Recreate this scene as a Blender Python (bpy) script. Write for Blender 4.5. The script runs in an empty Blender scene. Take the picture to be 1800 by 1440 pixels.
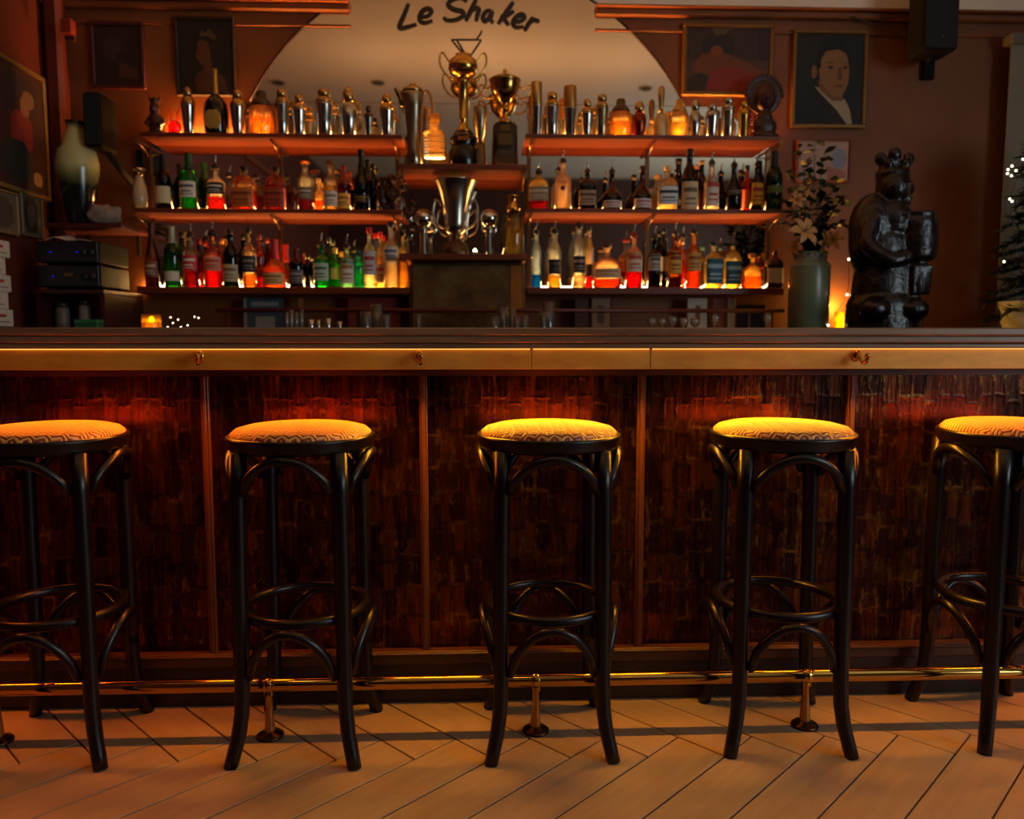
import bpy, math, random
from mathutils import Vector, Matrix, noise
random.seed(7)
PI = math.pi
C = bpy.context.scene.collection
SC = bpy.context.scene

# ------------------------------------------------------------------ camera, world, lights, exposure
F = 1400.0; PITCH = math.atan(130/1400.0); YAW = math.radians(2.3); EYE = 1.08
cd = bpy.data.cameras.new('camera'); cam = bpy.data.objects.new('camera', cd); C.objects.link(cam)
cam.location = (0, 0, EYE); cam.rotation_euler = (PI/2 - PITCH, 0, -YAW)
cd.sensor_width = 36; cd.lens = F/1800*36; cd.clip_start = .02
cd.dof.use_dof = True; cd.dof.focus_distance = 2.15; cd.dof.aperture_fstop = 2.4
SC.camera = cam
SC.view_settings.view_transform = 'Standard'; SC.view_settings.look = 'None'
SC.view_settings.gamma = 1; SC.view_settings.use_curve_mapping = False
SC.view_settings.exposure = 0.0
try:
    SC.cycles.use_denoising = True
    SC.cycles.max_bounces = 9; SC.cycles.transparent_max_bounces = 24
    SC.cycles.sample_clamp_indirect = 4
except Exception: pass
W = bpy.data.worlds.new('world'); SC.world = W; W.use_nodes = True
W.node_tree.nodes['Background'].inputs[0].default_value = (.55, .68, .9, 1)
W.node_tree.nodes['Background'].inputs[1].default_value = .35

def area(name, loc, rot, sx, sy, power, col, spread=180):
    l = bpy.data.lights.new(name, 'AREA'); l.shape = 'RECTANGLE'; l.size = sx; l.size_y = sy
    l.energy = power; l.color = col; l.spread = math.radians(spread)
    o = bpy.data.objects.new(name, l); C.objects.link(o); o.location = loc; o.rotation_euler = rot
    return o
# daylight through the window in the right-hand wall
area('window_daylight', (4.15, -.8, 1.75), (0, PI/2, 0), 1.5, 2.9, 78, (.80, .94, 1.0))
# added warm ambient fill at ceiling height, apart from the unlit spotlight rings
for i, (x, y, p) in enumerate([(-1.2, .7, 1.2), (.2, .7, 1.2), (1.7, .7, .6), (-1.0, -1.2, 1.2), (1.2, -1.2, .8)]):
    area('ceiling_fill_light', (x, y, 3.285), (0, 0, 0), .14, .14, p, (1, .50, .16), 120)

# unseen warm fill lights added above the frame to brighten the ceiling
for i, (x, p) in enumerate([(-.85, 2.6), (.1, 4.6), (1.2, 3.6)]):
    area('fill_uplight', (x, 1.7, 2.45), (PI, 0, 0), .5, .16, p, (1, .56, .26))

# ------------------------------------------------------------------ helpers
cp, sp, cy, sy = math.cos(PITCH), math.sin(PITCH), math.cos(YAW), math.sin(YAW)
FW = Vector((sy*cp, cy*cp, -sp)); RT = Vector((cy, -sy, 0)); UP = RT.cross(FW)
def at(px, py, Y):
    d = FW + RT*((px-900)/F) - UP*((py-720)/F); t = Y/d.y
    return Vector((0, 0, EYE)) + d*t
def ats(px, py, X):                      # on the plane x = X
    d = FW + RT*((px-900)/F) - UP*((py-720)/F); t = X/d.x
    return Vector((0, 0, EYE)) + d*t
def atz(px, py, Z=0):
    d = FW + RT*((px-900)/F) - UP*((py-720)/F); t = (Z-EYE)/d.z
    return Vector((0, 0, EYE)) + d*t
def wid(px, Y): return px*Y/F

def lin(h):
    if isinstance(h, (tuple, list)): return tuple(h[:3])
    h = h.lstrip('#'); r = []
    for i in (0, 2, 4):
        c = int(h[i:i+2], 16)/255
        r.append(c/12.92 if c <= .04045 else ((c+.055)/1.055)**2.4)
    return tuple(r)

class N:
    def __init__(s, name):
        s.m = bpy.data.materials.new(name); s.m.use_nodes = True; s.t = s.m.node_tree; s.t.nodes.clear()
        s.out = s.n('ShaderNodeOutputMaterial')
    def n(s, typ, ins=None, **kw):
        nd = s.t.nodes.new(typ)
        for k, v in kw.items(): setattr(nd, k, v)
        for k, v in (ins or {}).items(): s.set(nd.inputs[k], v)
        return nd
    def set(s, sock, v):
        if hasattr(v, 'is_output') or isinstance(v, bpy.types.NodeSocket): s.t.links.new(v, sock)
        else: sock.default_value = v
    def math(s, op, a, b=0.0, c=None):
        nd = s.n('ShaderNodeMath', operation=op); s.set(nd.inputs[0], a); s.set(nd.inputs[1], b)
        if c is not None: s.set(nd.inputs[2], c)
        return nd.outputs[0]
    def mix(s, f, a, b):
        nd = s.n('ShaderNodeMix', data_type='RGBA'); s.set(nd.inputs[0], f); s.set(nd.inputs[6], a); s.set(nd.inputs[7], b)
        return nd.outputs[2]
    def obj(s): return s.n('ShaderNodeTexCoord').outputs['Object']
    def mapping(s, vec, scale=(1, 1, 1), rot=(0, 0, 0), loc=(0, 0, 0)):
        return s.n('ShaderNodeMapping', {0: vec, 1: loc, 2: rot, 3: scale}).outputs[0]
    def noise(s, vec, scale, detail=4, rough=.55):
        return s.n('ShaderNodeTexNoise', {'Vector': vec, 'Scale': scale, 'Detail': detail, 'Roughness': rough}).outputs[0]
    def ramp(s, f, stops):
        nd = s.n('ShaderNodeValToRGB', {0: f}); e = nd.color_ramp.elements
        while len(e) < len(stops): e.new(.5)
        for i, (p, c) in enumerate(stops): e[i].position = p; e[i].color = tuple(lin(c)) + (1,)
        return nd.outputs[0]
    def bump(s, h, strength=.3, dist=.01):
        return s.n('ShaderNodeBump', {'Strength': strength, 'Distance': dist, 'Height': h}).outputs[0]
    def bsdf(s, **kw):
        b = s.n('ShaderNodeBsdfPrincipled')
        for k, v in kw.items(): s.set(b.inputs[k.replace('_', ' ')], v)
        s.t.links.new(b.outputs[0], s.out.inputs[0]); return b

def c4(c): return tuple(lin(c)) + (1,)
MC = {}
def M(col, rough=.5, metal=0.0, var=.18, scale=30, bump=.0, stretch=(1, 1, 1), spec=.5):
    """plain procedural material: colour with mottling, fine relief"""
    key = (col, rough, metal, var, scale, bump, stretch, spec)
    if key in MC: return MC[key]
    s = N('mottled_%s_%d' % (str(col).strip('#')[:8], len(MC)))
    v = s.mapping(s.obj(), stretch); f = s.noise(v, scale)
    a = lin(col); lo = tuple(x*(1-var) for x in a) + (1,); hi = tuple(min(1, x*(1+var)) for x in a) + (1,)
    kw = dict(Base_Color=s.mix(f, lo, hi), Roughness=rough, Metallic=metal, Specular_IOR_Level=spec)
    if bump: kw['Normal'] = s.bump(f, bump, .004)
    s.bsdf(**kw); MC[key] = s.m; return s.m

def wood(col, col2, rough=.4, axis=0, scale=1.0, bump=.12):
    key = ('wood', col, col2, rough, axis, scale)
    if key in MC: return MC[key]
    s = N('wood_grain_%d' % len(MC)); st = [26*scale]*3; st[axis] = 1.6*scale
    f = s.noise(s.mapping(s.obj(), tuple(st)), 1.6, 6, .6)
    g = s.noise(s.obj(), 3.0)
    c = s.ramp(s.math('ADD', s.math('MULTIPLY', f, .75), s.math('MULTIPLY', g, .25)), [(.3, col2), (.62, col)])
    s.bsdf(Base_Color=c, Roughness=rough, Normal=s.bump(f, bump, .003)); MC[key] = s.m; return s.m

def emit(col, strength):
    key = ('emit', col, strength)
    if key in MC: return MC[key]
    s = N('glow_%d' % len(MC))
    e = s.n('ShaderNodeEmission', {0: c4(col), 1: strength}); s.t.links.new(e.outputs[0], s.out.inputs[0])
    MC[key] = s.m; return s.m

def glass(col, trans=.25, rough=.03, spec=1.0):
    """thin tinted glass / liquid: clear transmission, some inner scatter, fresnel gloss"""
    key = ('glass', col, trans, rough, spec)
    if key in MC: return MC[key]
    s = N('tinted_glass_%d' % len(MC)); c = c4(col)
    f = s.noise(s.obj(), 20)
    tint = s.mix(s.math('MULTIPLY', f, .25), c, (c[0]*.8, c[1]*.8, c[2]*.8, 1))
    t = s.n('ShaderNodeBsdfTransparent', {0: tint}); tl = s.n('ShaderNodeBsdfTranslucent', {0: tint})
    m1 = s.n('ShaderNodeMixShader', {0: trans}); s.t.links.new(t.outputs[0], m1.inputs[1]); s.t.links.new(tl.outputs[0], m1.inputs[2])
    g = s.n('ShaderNodeBsdfGlossy', {0: (1, 1, 1, 1), 'Roughness': rough})
    fr = s.math('MULTIPLY', s.n('ShaderNodeFresnel', {0: 1.5}).outputs[0], spec)
    m2 = s.n('ShaderNodeMixShader', {0: fr}); s.t.links.new(m1.outputs[0], m2.inputs[1]); s.t.links.new(g.outputs[0], m2.inputs[2])
    s.t.links.new(m2.outputs[0], s.out.inputs[0]); MC[key] = s.m; return s.m

class MB:
    def __init__(s): s.v = []; s.f = []; s.mi = []; s.k = 0; s.sm = []
    def add(s, vs, fs, smooth=True):
        b = len(s.v); s.v += [tuple(x) for x in vs]
        for f in fs: s.f.append(tuple(b+i for i in f)); s.mi.append(s.k); s.sm.append(smooth)
        return s
    def box(s, x0, x1, y0, y1, z0, z1, bev=0):
        if bev:
            b = min(bev, (x1-x0)/3, (y1-y0)/3, (z1-z0)/3); vs = []; 
            for (z, i) in ((z0, b), (z0+b, 0), (z1-b, 0), (z1, b)):
                for x, y in ((x0+i+b*(i == 0), y0+i), (x1-i-b*(i == 0), y0+i), (x1-i, y0+i+b*(i == 0)), (x1-i, y1-i-b*(i == 0)), (x1-i-b*(i == 0), y1-i), (x0+i+b*(i == 0), y1-i), (x0+i, y1-i-b*(i == 0)), (x0+i, y0+i+b*(i == 0))):
                    vs.append((x, y, z))
            fs = [tuple(range(7, -1, -1)), tuple(range(24, 32))]
            for r in range(3):
                for i in range(8): j = (i+1) % 8; fs.append((r*8+i, r*8+j, r*8+8+j, r*8+8+i))
            return s.add(vs, fs, False)
        vs = [(x0, y0, z0), (x1, y0, z0), (x1, y1, z0), (x0, y1, z0), (x0, y0, z1), (x1, y0, z1), (x1, y1, z1), (x0, y1, z1)]
        return s.add(vs, [(3, 2, 1, 0), (4, 5, 6, 7), (0, 1, 5, 4), (1, 2, 6, 5), (2, 3, 7, 6), (3, 0, 4, 7)], False)
    def lathe(s, prof, seg=24, c=(0, 0, 0), e=2.0, sx=1, sy=1, cap0=True, cap1=True, smooth=True):
        vs = []; fs = []; n = len(prof)
        for r, z in prof:
            for i in range(seg):
                a = 2*PI*(i+.5)/seg; ca, sa = math.cos(a), math.sin(a)
                k = (abs(ca)**e + abs(sa)**e)**(-1/e)
                vs.append((c[0]+r*ca*k*sx, c[1]+r*sa*k*sy, c[2]+z))
        for j in range(n-1):
            for i in range(seg):
                i2 = (i+1) % seg; fs.append((j*seg+i, j*seg+i2, (j+1)*seg+i2, (j+1)*seg+i))
        if cap0: fs.append(tuple(range(seg-1, -1, -1)))
        if cap1: fs.append(tuple((n-1)*seg+i for i in range(seg)))
        return s.add(vs, fs, smooth)
    def tube(s, pts, rad, seg=10, closed=False, flat=1.0):
        pts = [Vector(p) for p in pts]; n = len(pts)
        if not hasattr(rad, '__len__'): rad = [rad]*n
        vs = []; fs = []; up = None
        for i, p in enumerate(pts):
            if closed: t = pts[(i+1) % n]-pts[i-1]
            else: t = pts[min(i+1, n-1)]-pts[max(i-1, 0)]
            t.normalize()
            if up is None:
                up = Vector((0, 0, 1)) if abs(t.z) < .9 else Vector((0, 1, 0))
            a = (up - t*up.dot(t)).normalized(); b = t.cross(a); up = a
            for k in range(seg):
                g = 2*PI*k/seg; vs.append(p + a*math.cos(g)*rad[i] + b*math.sin(g)*rad[i]*flat)
        m = n if closed else n-1
        for i in range(m):
            for k in range(seg):
                k2 = (k+1) % seg; i2 = (i+1) % n; fs.append((i*seg+k, i*seg+k2, i2*seg+k2, i2*seg+k))
        if not closed: fs += [tuple(range(seg-1, -1, -1)), tuple((n-1)*seg+k for k in range(seg))]
        return s.add(vs, fs)
    def ell(s, c, r, seg=16, rings=10, rot=None):
        vs = []; fs = []
        if not hasattr(r, '__len__'): r = (r, r, r)
        for j in range(1, rings):
            t = PI*j/rings
            for i in range(seg):
                a = 2*PI*i/seg; v = Vector((r[0]*math.sin(t)*math.cos(a), r[1]*math.sin(t)*math.sin(a), -r[2]*math.cos(t)))
                if rot: v = rot @ v
                vs.append(v+Vector(c))
        lo, hi = Vector((0, 0, -r[2])), Vector((0, 0, r[2]))
        if rot: lo, hi = rot @ lo, rot @ hi
        b = len(vs); vs += [lo+Vector(c), hi+Vector(c)]
        for j in range(rings-2):
            for i in range(seg): i2 = (i+1) % seg; fs.append((j*seg+i, j*seg+i2, (j+1)*seg+i2, (j+1)*seg+i))
        for i in range(seg):
            i2 = (i+1) % seg; fs.append((b, i2, i)); fs.append((b+1, (rings-2)*seg+i, (rings-2)*seg+i2))
        return s.add(vs, fs)
    def prism(s, poly, y0, y1):             # polygon in (x,z), counter-clockwise seen from -y, extruded along y
        n = len(poly); vs = [(x, y0, z) for x, z in poly] + [(x, y1, z) for x, z in poly]
        fs = [tuple(range(n)), tuple(range(2*n-1, n-1, -1))]
        for i in range(n): j = (i+1) % n; fs.append((j, i, n+i, n+j))
        return s.add(vs, fs, False)
    def build(s, name, mats, parent=None, loc=None, rz=0):
        me = bpy.data.meshes.new(name); me.from_pydata(s.v, [], s.f)
        if not isinstance(mats, (list, tuple)): mats = [mats]
        for m in mats: me.materials.append(m)
        me.polygons.foreach_set('material_index', s.mi); me.polygons.foreach_set('use_smooth', s.sm); me.update()
        o = bpy.data.objects.new(name, me); C.objects.link(o)
        if parent: o.parent = parent
        if loc is not None: o.location = loc
        if rz: o.rotation_euler = (0, 0, rz)
        return o

def spline(pts, n=6):
    q = [Vector(p) for p in pts]; out = []
    for i in range(len(q)-1):
        p0, p1, p2, p3 = q[max(i-1, 0)], q[i], q[i+1], q[min(i+2, len(q)-1)]
        for k in range(n):
            t = k/n; out.append(.5*((2*p1)+(p2-p0)*t+(2*p0-5*p1+4*p2-p3)*t*t+(3*p1-p0-3*p2+p3)*t**3))
    return out + [q[-1]]
def tag(o, label=None, cat=None, group=None, kind=None):
    if label: o['label'] = label
    if cat: o['category'] = cat
    if group: o['group'] = group
    if kind: o['kind'] = kind
    return o
def empty(name, label, cat, loc=(0, 0, 0), rz=0, group=None):
    o = bpy.data.objects.new(name, None); C.objects.link(o); o.location = loc; o.rotation_euler = (0, 0, rz)
    o.empty_display_size = .05
    return tag(o, label, cat, group)
def copy_tree(o, parent=None):
    c = o.copy(); C.objects.link(c); c.parent = parent
    for ch in list(o.children): copy_tree(ch, c)
    return c
def struct(o): o['kind'] = 'structure'; return o
def remesh(o, size, smooth=4):
    m = o.modifiers.new('skin', 'REMESH'); m.mode = 'VOXEL'; m.voxel_size = size; m.use_smooth_shade = True
    if smooth:
        k = o.modifiers.new('soft', 'SMOOTH'); k.iterations = smooth; k.factor = .5
    return o

# ------------------------------------------------------------------ the room
XL, XR, YB, YF = -2.11, 4.2, 4.15, -3.2
ZR = at(1200, 15, YB).z; ZC = 3.3           # picture rail, ceiling
wall_mat = N('red_ochre_plaster')
_f = wall_mat.noise(wall_mat.obj(), 2.2, 6); _g = wall_mat.noise(wall_mat.obj(), 60, 3)
wall_mat.bsdf(Base_Color=wall_mat.ramp(_f, [(.3, '#6e3812'), (.7, '#864a18')]), Roughness=.62, Normal=wall_mat.bump(_g, .12, .003)); wall_mat = wall_mat.m
ceil_mat = M('#e6dac6', .7, var=.05, scale=4)
wb = struct(MB().box(XL-.1, XR+.1, YB, YB+.1, 0, ZR-.012).build('wall_back', wall_mat))
MB().box(XL-.1, XR+.1, YB, YB+.1, ZR-.012, ZC+.1).build('upper_wall', ceil_mat, wb)
struct(MB().box(XL-.1, XL, YF, YB, 0, ZC+.1).build('wall_left', M('#5a2010', .6, var=.15, scale=3)))
struct(MB().box(XL-.1, XR+.1, YF-.1, YF, 0, ZC+.1).build('wall_front', M('#3c1a0d', .65, var=.15, scale=3)))
wr = MB(); wz0, wz1, wy0, wy1 = 1.0, 2.5, -2.25, .65
wr.box(XR, XR+.1, YF, wy0, 0, ZC+.1); wr.box(XR, XR+.1, wy1, YB, 0, ZC+.1); wr.box(XR, XR+.1, wy0, wy1, 0, wz0); wr.box(XR, XR+.1, wy0, wy1, wz1, ZC+.1)
struct(wr.build('wall_right', wall_mat))
wn = struct(empty('window_1', None, None, (XR+.05, (wy0+wy1)/2, wz0)))
fm = M('#3a2a1c', .5)
f = MB(); hw = (wy1-wy0)/2
for a, b in ((-hw, -hw+.06), (-.03, .03), (hw-.06, hw)): f.box(-.03, .03, a, b, 0, 1.5)
f.box(-.03, .03, -hw, hw, 0, .06); f.box(-.03, .03, -hw, hw, 1.44, 1.5); f.build('window_frame', fm, wn)
MB().box(-.004, .004, -hw+.06, -.03, .06, 1.44).build('pane', glass('#eef4f4', .0), wn)
MB().box(-.004, .004, .03, hw-.06, .06, 1.44).build('pane', glass('#eef4f4', .0), wn)
struct(MB().box(XL-.1, XR+.1, YF-.1, YB+.1, ZC, ZC+.12).build('ceiling', ceil_mat))
gx0, gx1 = at(616, 5, YB).x, at(1046, 5, YB).x         # the arched mirror interrupts the picture rail
cor = MB()
for a, b in ((XL, gx0), (gx1, XR)):
    cor.box(a, b, YB-.03, YB, ZR-.05, ZR-.012, .008); cor.box(a, b, YB-.05, YB, ZR-.012, ZR, .004); cor.box(a, b, YB-.012, YB, ZR-.12, ZR-.106, .003)
struct(cor.build('trim_1', wood('#8a4a1c', '#5a2a10', .45)))
struct(MB().box(XL, XL+.03, YF, YB, ZR-.05, ZR, .008).build('trim_2', wood('#8a4a1c', '#5a2a10', .45, 1)))
# corner pipe boxing
struct(MB().box(XL+.012, XL+.10, YB-.09, YB, 0, ZC-.01, .02).build('trim_3', M('#5c1d0e', .6)))

for px, py, lab in ((490, 145, 'recessed ceiling spotlight ring at the left, seen in the arched mirror'), (665, 145, 'recessed ceiling spotlight ring left of the trophies, seen in the arched mirror'), (1135, 155, 'recessed ceiling spotlight ring at the right, seen in the arched mirror')):
    q = atz(px, py, ZC); t = empty('ceiling_spotlight', lab, 'spotlight', (q.x, 2*YB-q.y, ZC-.014), 0, 'recessed spotlights in the ceiling')
    MB().lathe([(.060, .013), (.058, .002), (.050, 0), (.042, .004), (.040, .013)], 28, cap0=False, cap1=False).build('ring', M('#6a5a48', .4, .6), t)
    MB().lathe([(.040, .006), (.030, .010), (0, .0125)], 24, cap0=False, cap1=False).build('lens', M('#2a2420', .2), t)

# floor: grout bed and wood-look tiles laid in herringbone, each a piece
floor = struct(MB().box(XL-.1, XR+.1, YF-.1, YB+.1, -.1, -.004).build('floor', M('#1e120a', .8)))
s = N('oak_look_tile'); oi = s.n('ShaderNodeObjectInfo').outputs['Random']
ov = s.n('ShaderNodeVectorMath', {0: s.obj(), 1: (0, 0, 0)}, operation='ADD')
sc_ = s.n('ShaderNodeCombineXYZ', {0: s.math('MULTIPLY', oi, 37.0), 1: s.math('MULTIPLY', oi, 91.0), 2: 0.0}).outputs[0]
s.t.links.new(sc_, ov.inputs[1])
f1 = s.noise(s.mapping(ov.outputs[0], (2.2, 24, 1)), 2.0, 7, .62); f2 = s.noise(ov.outputs[0], 5, 4); f3 = s.noise(ov.outputs[0], 40, 2)
kn = s.ramp(f3, [(.72, '#000000'), (.80, '#ffffff')])
c = s.ramp(s.math('ADD', s.math('MULTIPLY', f1, .6), s.math('MULTIPLY', f2, .4)), [(.30, '#7c6854'), (.5, '#8e7a64'), (.72, '#9d8973')])
c = s.mix(s.math('MULTIPLY', oi, .25), c, c4('#8a7258'))
c = s.mix(s.math('MULTIPLY', kn, .35), c, c4('#5a3a20'))
s.bsdf(Base_Color=c, Roughness=s.math('ADD', s.math('MULTIPLY', f1, .2), .36), Normal=s.bump(f1, .10, .002))
tile_mat = s.m
LW, LL = .1414, .545
bt = MB(); e_ = .0021
bt.box(-LL+e_, -e_, -LW+e_, -e_, -.012, 0, .0015)
bme = bt.build('floor_tile', tile_mat).data; bpy.data.objects.remove(bpy.data.objects['floor_tile'])
GA = math.radians(-1.2); u_a = math.radians(45)+GA
U = Vector((math.cos(u_a), math.sin(u_a), 0)); V = Vector((-math.sin(u_a), math.cos(u_a), 0)); O0 = Vector((.331, 2.046, 0))
for j in range(-5, 2):
    for i in range(-26, 27):
        o0 = O0 + U*(LW*i + LL*j) - V*(LW*i - LL*j)
        if -2.2 < o0.x < 2.9 and .25 < o0.y < 2.75:
            o = bpy.data.objects.new('floor_tile', bme); C.objects.link(o); o.parent = floor; o.location = o0; o.rotation_euler = (0, 0, u_a)
            # the second tile of the pair: length along V, width against U
            o = bpy.data.objects.new('floor_tile', bme); C.objects.link(o); o.parent = floor
            o.location = o0; o.rotation_euler = (0, 0, u_a - PI/2)
# ------------------------------------------------------------------ the bar
BF = 2.10                                # front edge of the counter boards
bx0, bx1 = XL+.005, 3.3
bar = empty('bar_counter', 'long wooden bar counter with brass fascia and dark patterned front panels', 'bar counter', ((bx0+bx1)/2, 2.5, 0))
ox = -(bx0+bx1)/2
def bp(mb, name, mat): # bar parts are built in world coordinates, shifted to the bar's base
    mb.v = [(x+ox, y-2.5, z) for x, y, z in mb.v]; return mb.build(name, mat, bar)
board = wood('#86664a', '#5e4430', .36, 0, 1.0)
bp(MB().box(bx0, bx1, BF, 2.72, 1.080, 1.101, .004), 'counter_top', board)
bp(MB().box(bx0, bx1, BF+.004, 2.70, 1.0605, 1.0785, .003), 'counter_board', board)
bp(MB().box(bx0, bx1, BF+.010, 2.70, 1.0455, 1.059, .003), 'counter_board', board)
brass = N('aged_brass'); f_ = brass.noise(brass.mapping(brass.obj(), (3, 3, 10)), 2.0, 6, .65)
brass.bsdf(Base_Color=brass.ramp(f_, [(.3, '#c87a1c'), (.7, '#e8a038')]), Metallic=.25, Roughness=brass.math('ADD', brass.math('MULTIPLY', f_, .25), .36), Normal=brass.bump(f_, .06, .004)); brass = brass.m
xs = [bx0] + [at(p, 630, BF+.02).x for p in (934, 1143)] + [2.2, bx1]
for a, b in zip(xs[:-1], xs[1:]): bp(MB().box(a+.0008, b-.0008, BF+.018, BF+.024, .990, 1.0445, .001), 'brass_plate', brass)
for a, b in zip(xs[:-1], xs[1:]): bp(MB().box(a+.004, b-.004, BF+.0125, BF+.0165, 1.0432, 1.0453), 'edge_light', emit((1, .40, .08), 2.2))
dark_wood = wood('#3a2012', '#22120a', .4)
bp(MB().box(bx0, bx1, BF+.024, BF+.05, .992, 1.045), 'fascia_backing', dark_wood)
bp(MB().box(bx0, bx1, 2.30, 2.70, .10, 1.045), 'carcass', dark_wood)
bp(MB().box(bx0, bx1, 2.27, 2.30, .966, 1.045), 'top_rail', dark_wood)
# front panels, one per bay
pm = N('gilded_bark_veneer'); o_ = pm.obj()
wv = pm.n('ShaderNodeVectorMath', {0: o_, 1: pm.n('ShaderNodeVectorMath', {0: pm.n('ShaderNodeTexNoise', {'Vector': o_, 'Scale': 9.0, 'Detail': 6.0, 'Roughness': .65}).outputs[1], 1: (.05, 0, .035)}, operation='MULTIPLY').outputs[0]}, operation='ADD').outputs[0]
sep = pm.n('ShaderNodeSeparateXYZ', {0: wv}); xz = pm.n('ShaderNodeCombineXYZ', {0: sep.outputs[2], 1: sep.outputs[0], 2: 0.0}).outputs[0]
br = pm.n('ShaderNodeTexBrick', {'Vector': xz, 'Scale': 1.0, 'Brick Width': .092, 'Row Height': .041, 'Mortar Size': .009, 'Mortar Smooth': 1.0, 'Bias': 0.0, 'Color1': c4('#000000'), 'Color2': c4('#ffffff'), 'Mortar': c4('#808080')}, offset=.22, offset_frequency=3)
st_ = pm.noise(pm.mapping(o_, (75, 75, 6)), 1.3, 6, .62); pa = pm.noise(pm.mapping(o_, (1, 1, 2.2)), 8, 6, .68); bl_ = pm.noise(o_, 2.4, 3)
vn = pm.noise(pm.mapping(o_, (34, 34, 10), (0, .35, 0)), 1.0, 2, .5)
vein = pm.ramp(pm.math('ABSOLUTE', pm.math('SUBTRACT', vn, .5)), [(.0, '#ffffff'), (.012, '#000000')])
base = pm.ramp(pm.math('ADD', pm.math('MULTIPLY', br.outputs[0], .35), pm.math('MULTIPLY', st_, .65)), [(.25, '#1e110e'), (.5, '#421f14'), (.8, '#743c1e')])
gold = pm.math('MULTIPLY', br.outputs[1], pm.ramp(pa, [(.48, '#000000'), (.74, '#ffffff')]))
gold = pm.math('MAXIMUM', gold, pm.math('MULTIPLY', pm.math('MULTIPLY', vein, pm.ramp(pa, [(.40, '#000000'), (.6, '#ffffff')])), .55))
gold = pm.math('MULTIPLY', gold, pm.math('ADD', st_, .25))
pc = pm.mix(pm.math('MULTIPLY', gold, .9), base, c4('#c08a3c'))
pm.bsdf(Base_Color=pc, Metallic=.88, Roughness=pm.math('ADD', pm.math('MULTIPLY', st_, .25), .13), Normal=pm.bump(pm.math('ADD', st_, pm.math('MULTIPLY', br.outputs[1], .4)), .22, .006)); pm = pm.m
dx = [at(p, 800, 2.285).x for p in (364, 745, 1126, 1492)]
dx = [dx[0]-1.24, dx[0]-.62] + dx + [dx[-1]+.62, dx[-1]+1.24]
ed = [bx0] + dx + [bx1]
for a, b in zip(ed[:-1], ed[1:]): bp(MB().box(a, b, 2.292, 2.30, .16, .968), 'front_panel', pm)
dv = wood('#5c3218', '#3a1c0c', .36, 2)
for x in dx:
    m = MB(); m.box(x-.0115, x+.0115, 2.278, 2.293, .16, .966, .002); m.box(x-.005, x+.005, 2.272, 2.279, .16, .966, .0015)
    bp(m, 'divider_strip', dv)
lg = MB(); lg.box(bx0, bx1, 2.262, 2.30, .118, .160, .004); lg.box(bx0, bx1, 2.254, 2.29, .148, .158, .003); bp(lg, 'base_moulding', wood('#4c2814', '#30170a', .36))
bp(MB().box(bx0, bx1, 2.275, 2.31, 0, .12), 'toe_kick', M('#24130b', .45))
# bag hooks screwed to the fascia
bmet = M('#c08a3e', .22, 1.0, .1)
for p in (352, 737, 1505):
    c0 = at(p, 614, BF+.018); m = MB()
    q = c0.x
    m.ell((q, BF+.0155, 1.026), (.011, .006, .016), 14, 8)
    m.tube(spline([(q, BF+.014, 1.036), (q+.001, BF+.004, 1.034), (q+.002, BF-.004, 1.024), (q+.003, BF-.010, 1.013), (q+.005, BF-.019, 1.008), (q+.007, BF-.027, 1.013), (q+.008, BF-.030, 1.024)], 4), .0052, 8)
    m.ell((q+.008, BF-.030, 1.027), .0075, 10, 8)
    bp(m, 'bag_hook', bmet)
# LED strip under the overhang, in a channel that faces down; modules differ in brightness
led_x = [bx0, -.90, -.22, .52, 1.18, bx1]; led_p = [(260, .19), (280, .21), (400, .42), (370, .40), (280, .23)]
chn = M('#161412', .7)
for a, b, p in zip(led_x[:-1], led_x[1:], led_p):
    m = MB(); m.box(a, b, 2.180, 2.183, 1.006, 1.022); m.box(a, b, 2.207, 2.210, .9875, 1.022); m.box(a, b, 2.180, 2.210, 1.022, 1.045); ch = bp(m, 'light_channel', chn)
    MB().box(a+ox+.01, b+ox-.01, 2.187-2.5, 2.203-2.5, 1.014, 1.018).build('led_diffuser', emit((1, p[1], p[1]*.05), p[0]), ch)

# foot rail
RY, RZ = 2.09, .145
rail = empty('foot_rail', 'polished brass foot rail on short posts along the bar base', 'foot rail', (0, RY, 0))
rb = M('#c99a4c', .10, 1.0, .06)
MB().tube([(bx0, 0, RZ), (bx0*.5, 0, RZ), (0, 0, RZ), (bx1*.5, 0, RZ), (bx1, 0, RZ)], .0185, 24).build('rail', rb, rail)
pmt = M('#a87c44', .3, .9, .1); fl = M('#4a3020', .28, .85, .15)
for p, yy in ((2, 1300), (472, 1300), (943, 1295), (1418, 1280), (None, 0)):
    x = atz(p, yy, 0).x if p is not None else 1.66
    m = MB(); m.lathe([(.0155, .008), (.0145, .02), (.0105, .07), (.0085, .112), (.0115, .118), (.0115, .126)], 18, (x, 0, 0)); post = m.build('post', pmt, rail)
    MB().lathe([(.037, 0), (.037, .004), (.033, .008), (.02, .011), (.0165, .016)], 28, (x, 0, 0)).build('flange', fl, post)
    m = MB(); m.tube([(x-.011, 0, RZ), (x-.009, 0, RZ), (x+.009, 0, RZ), (x+.011, 0, RZ)], [.0195, .0215, .0215, .0195], 24); m.box(x-.011, x+.011, -.011, .011, RZ-.030, RZ-.016, .002)
    m.build('clamp', rb, post)

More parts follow.
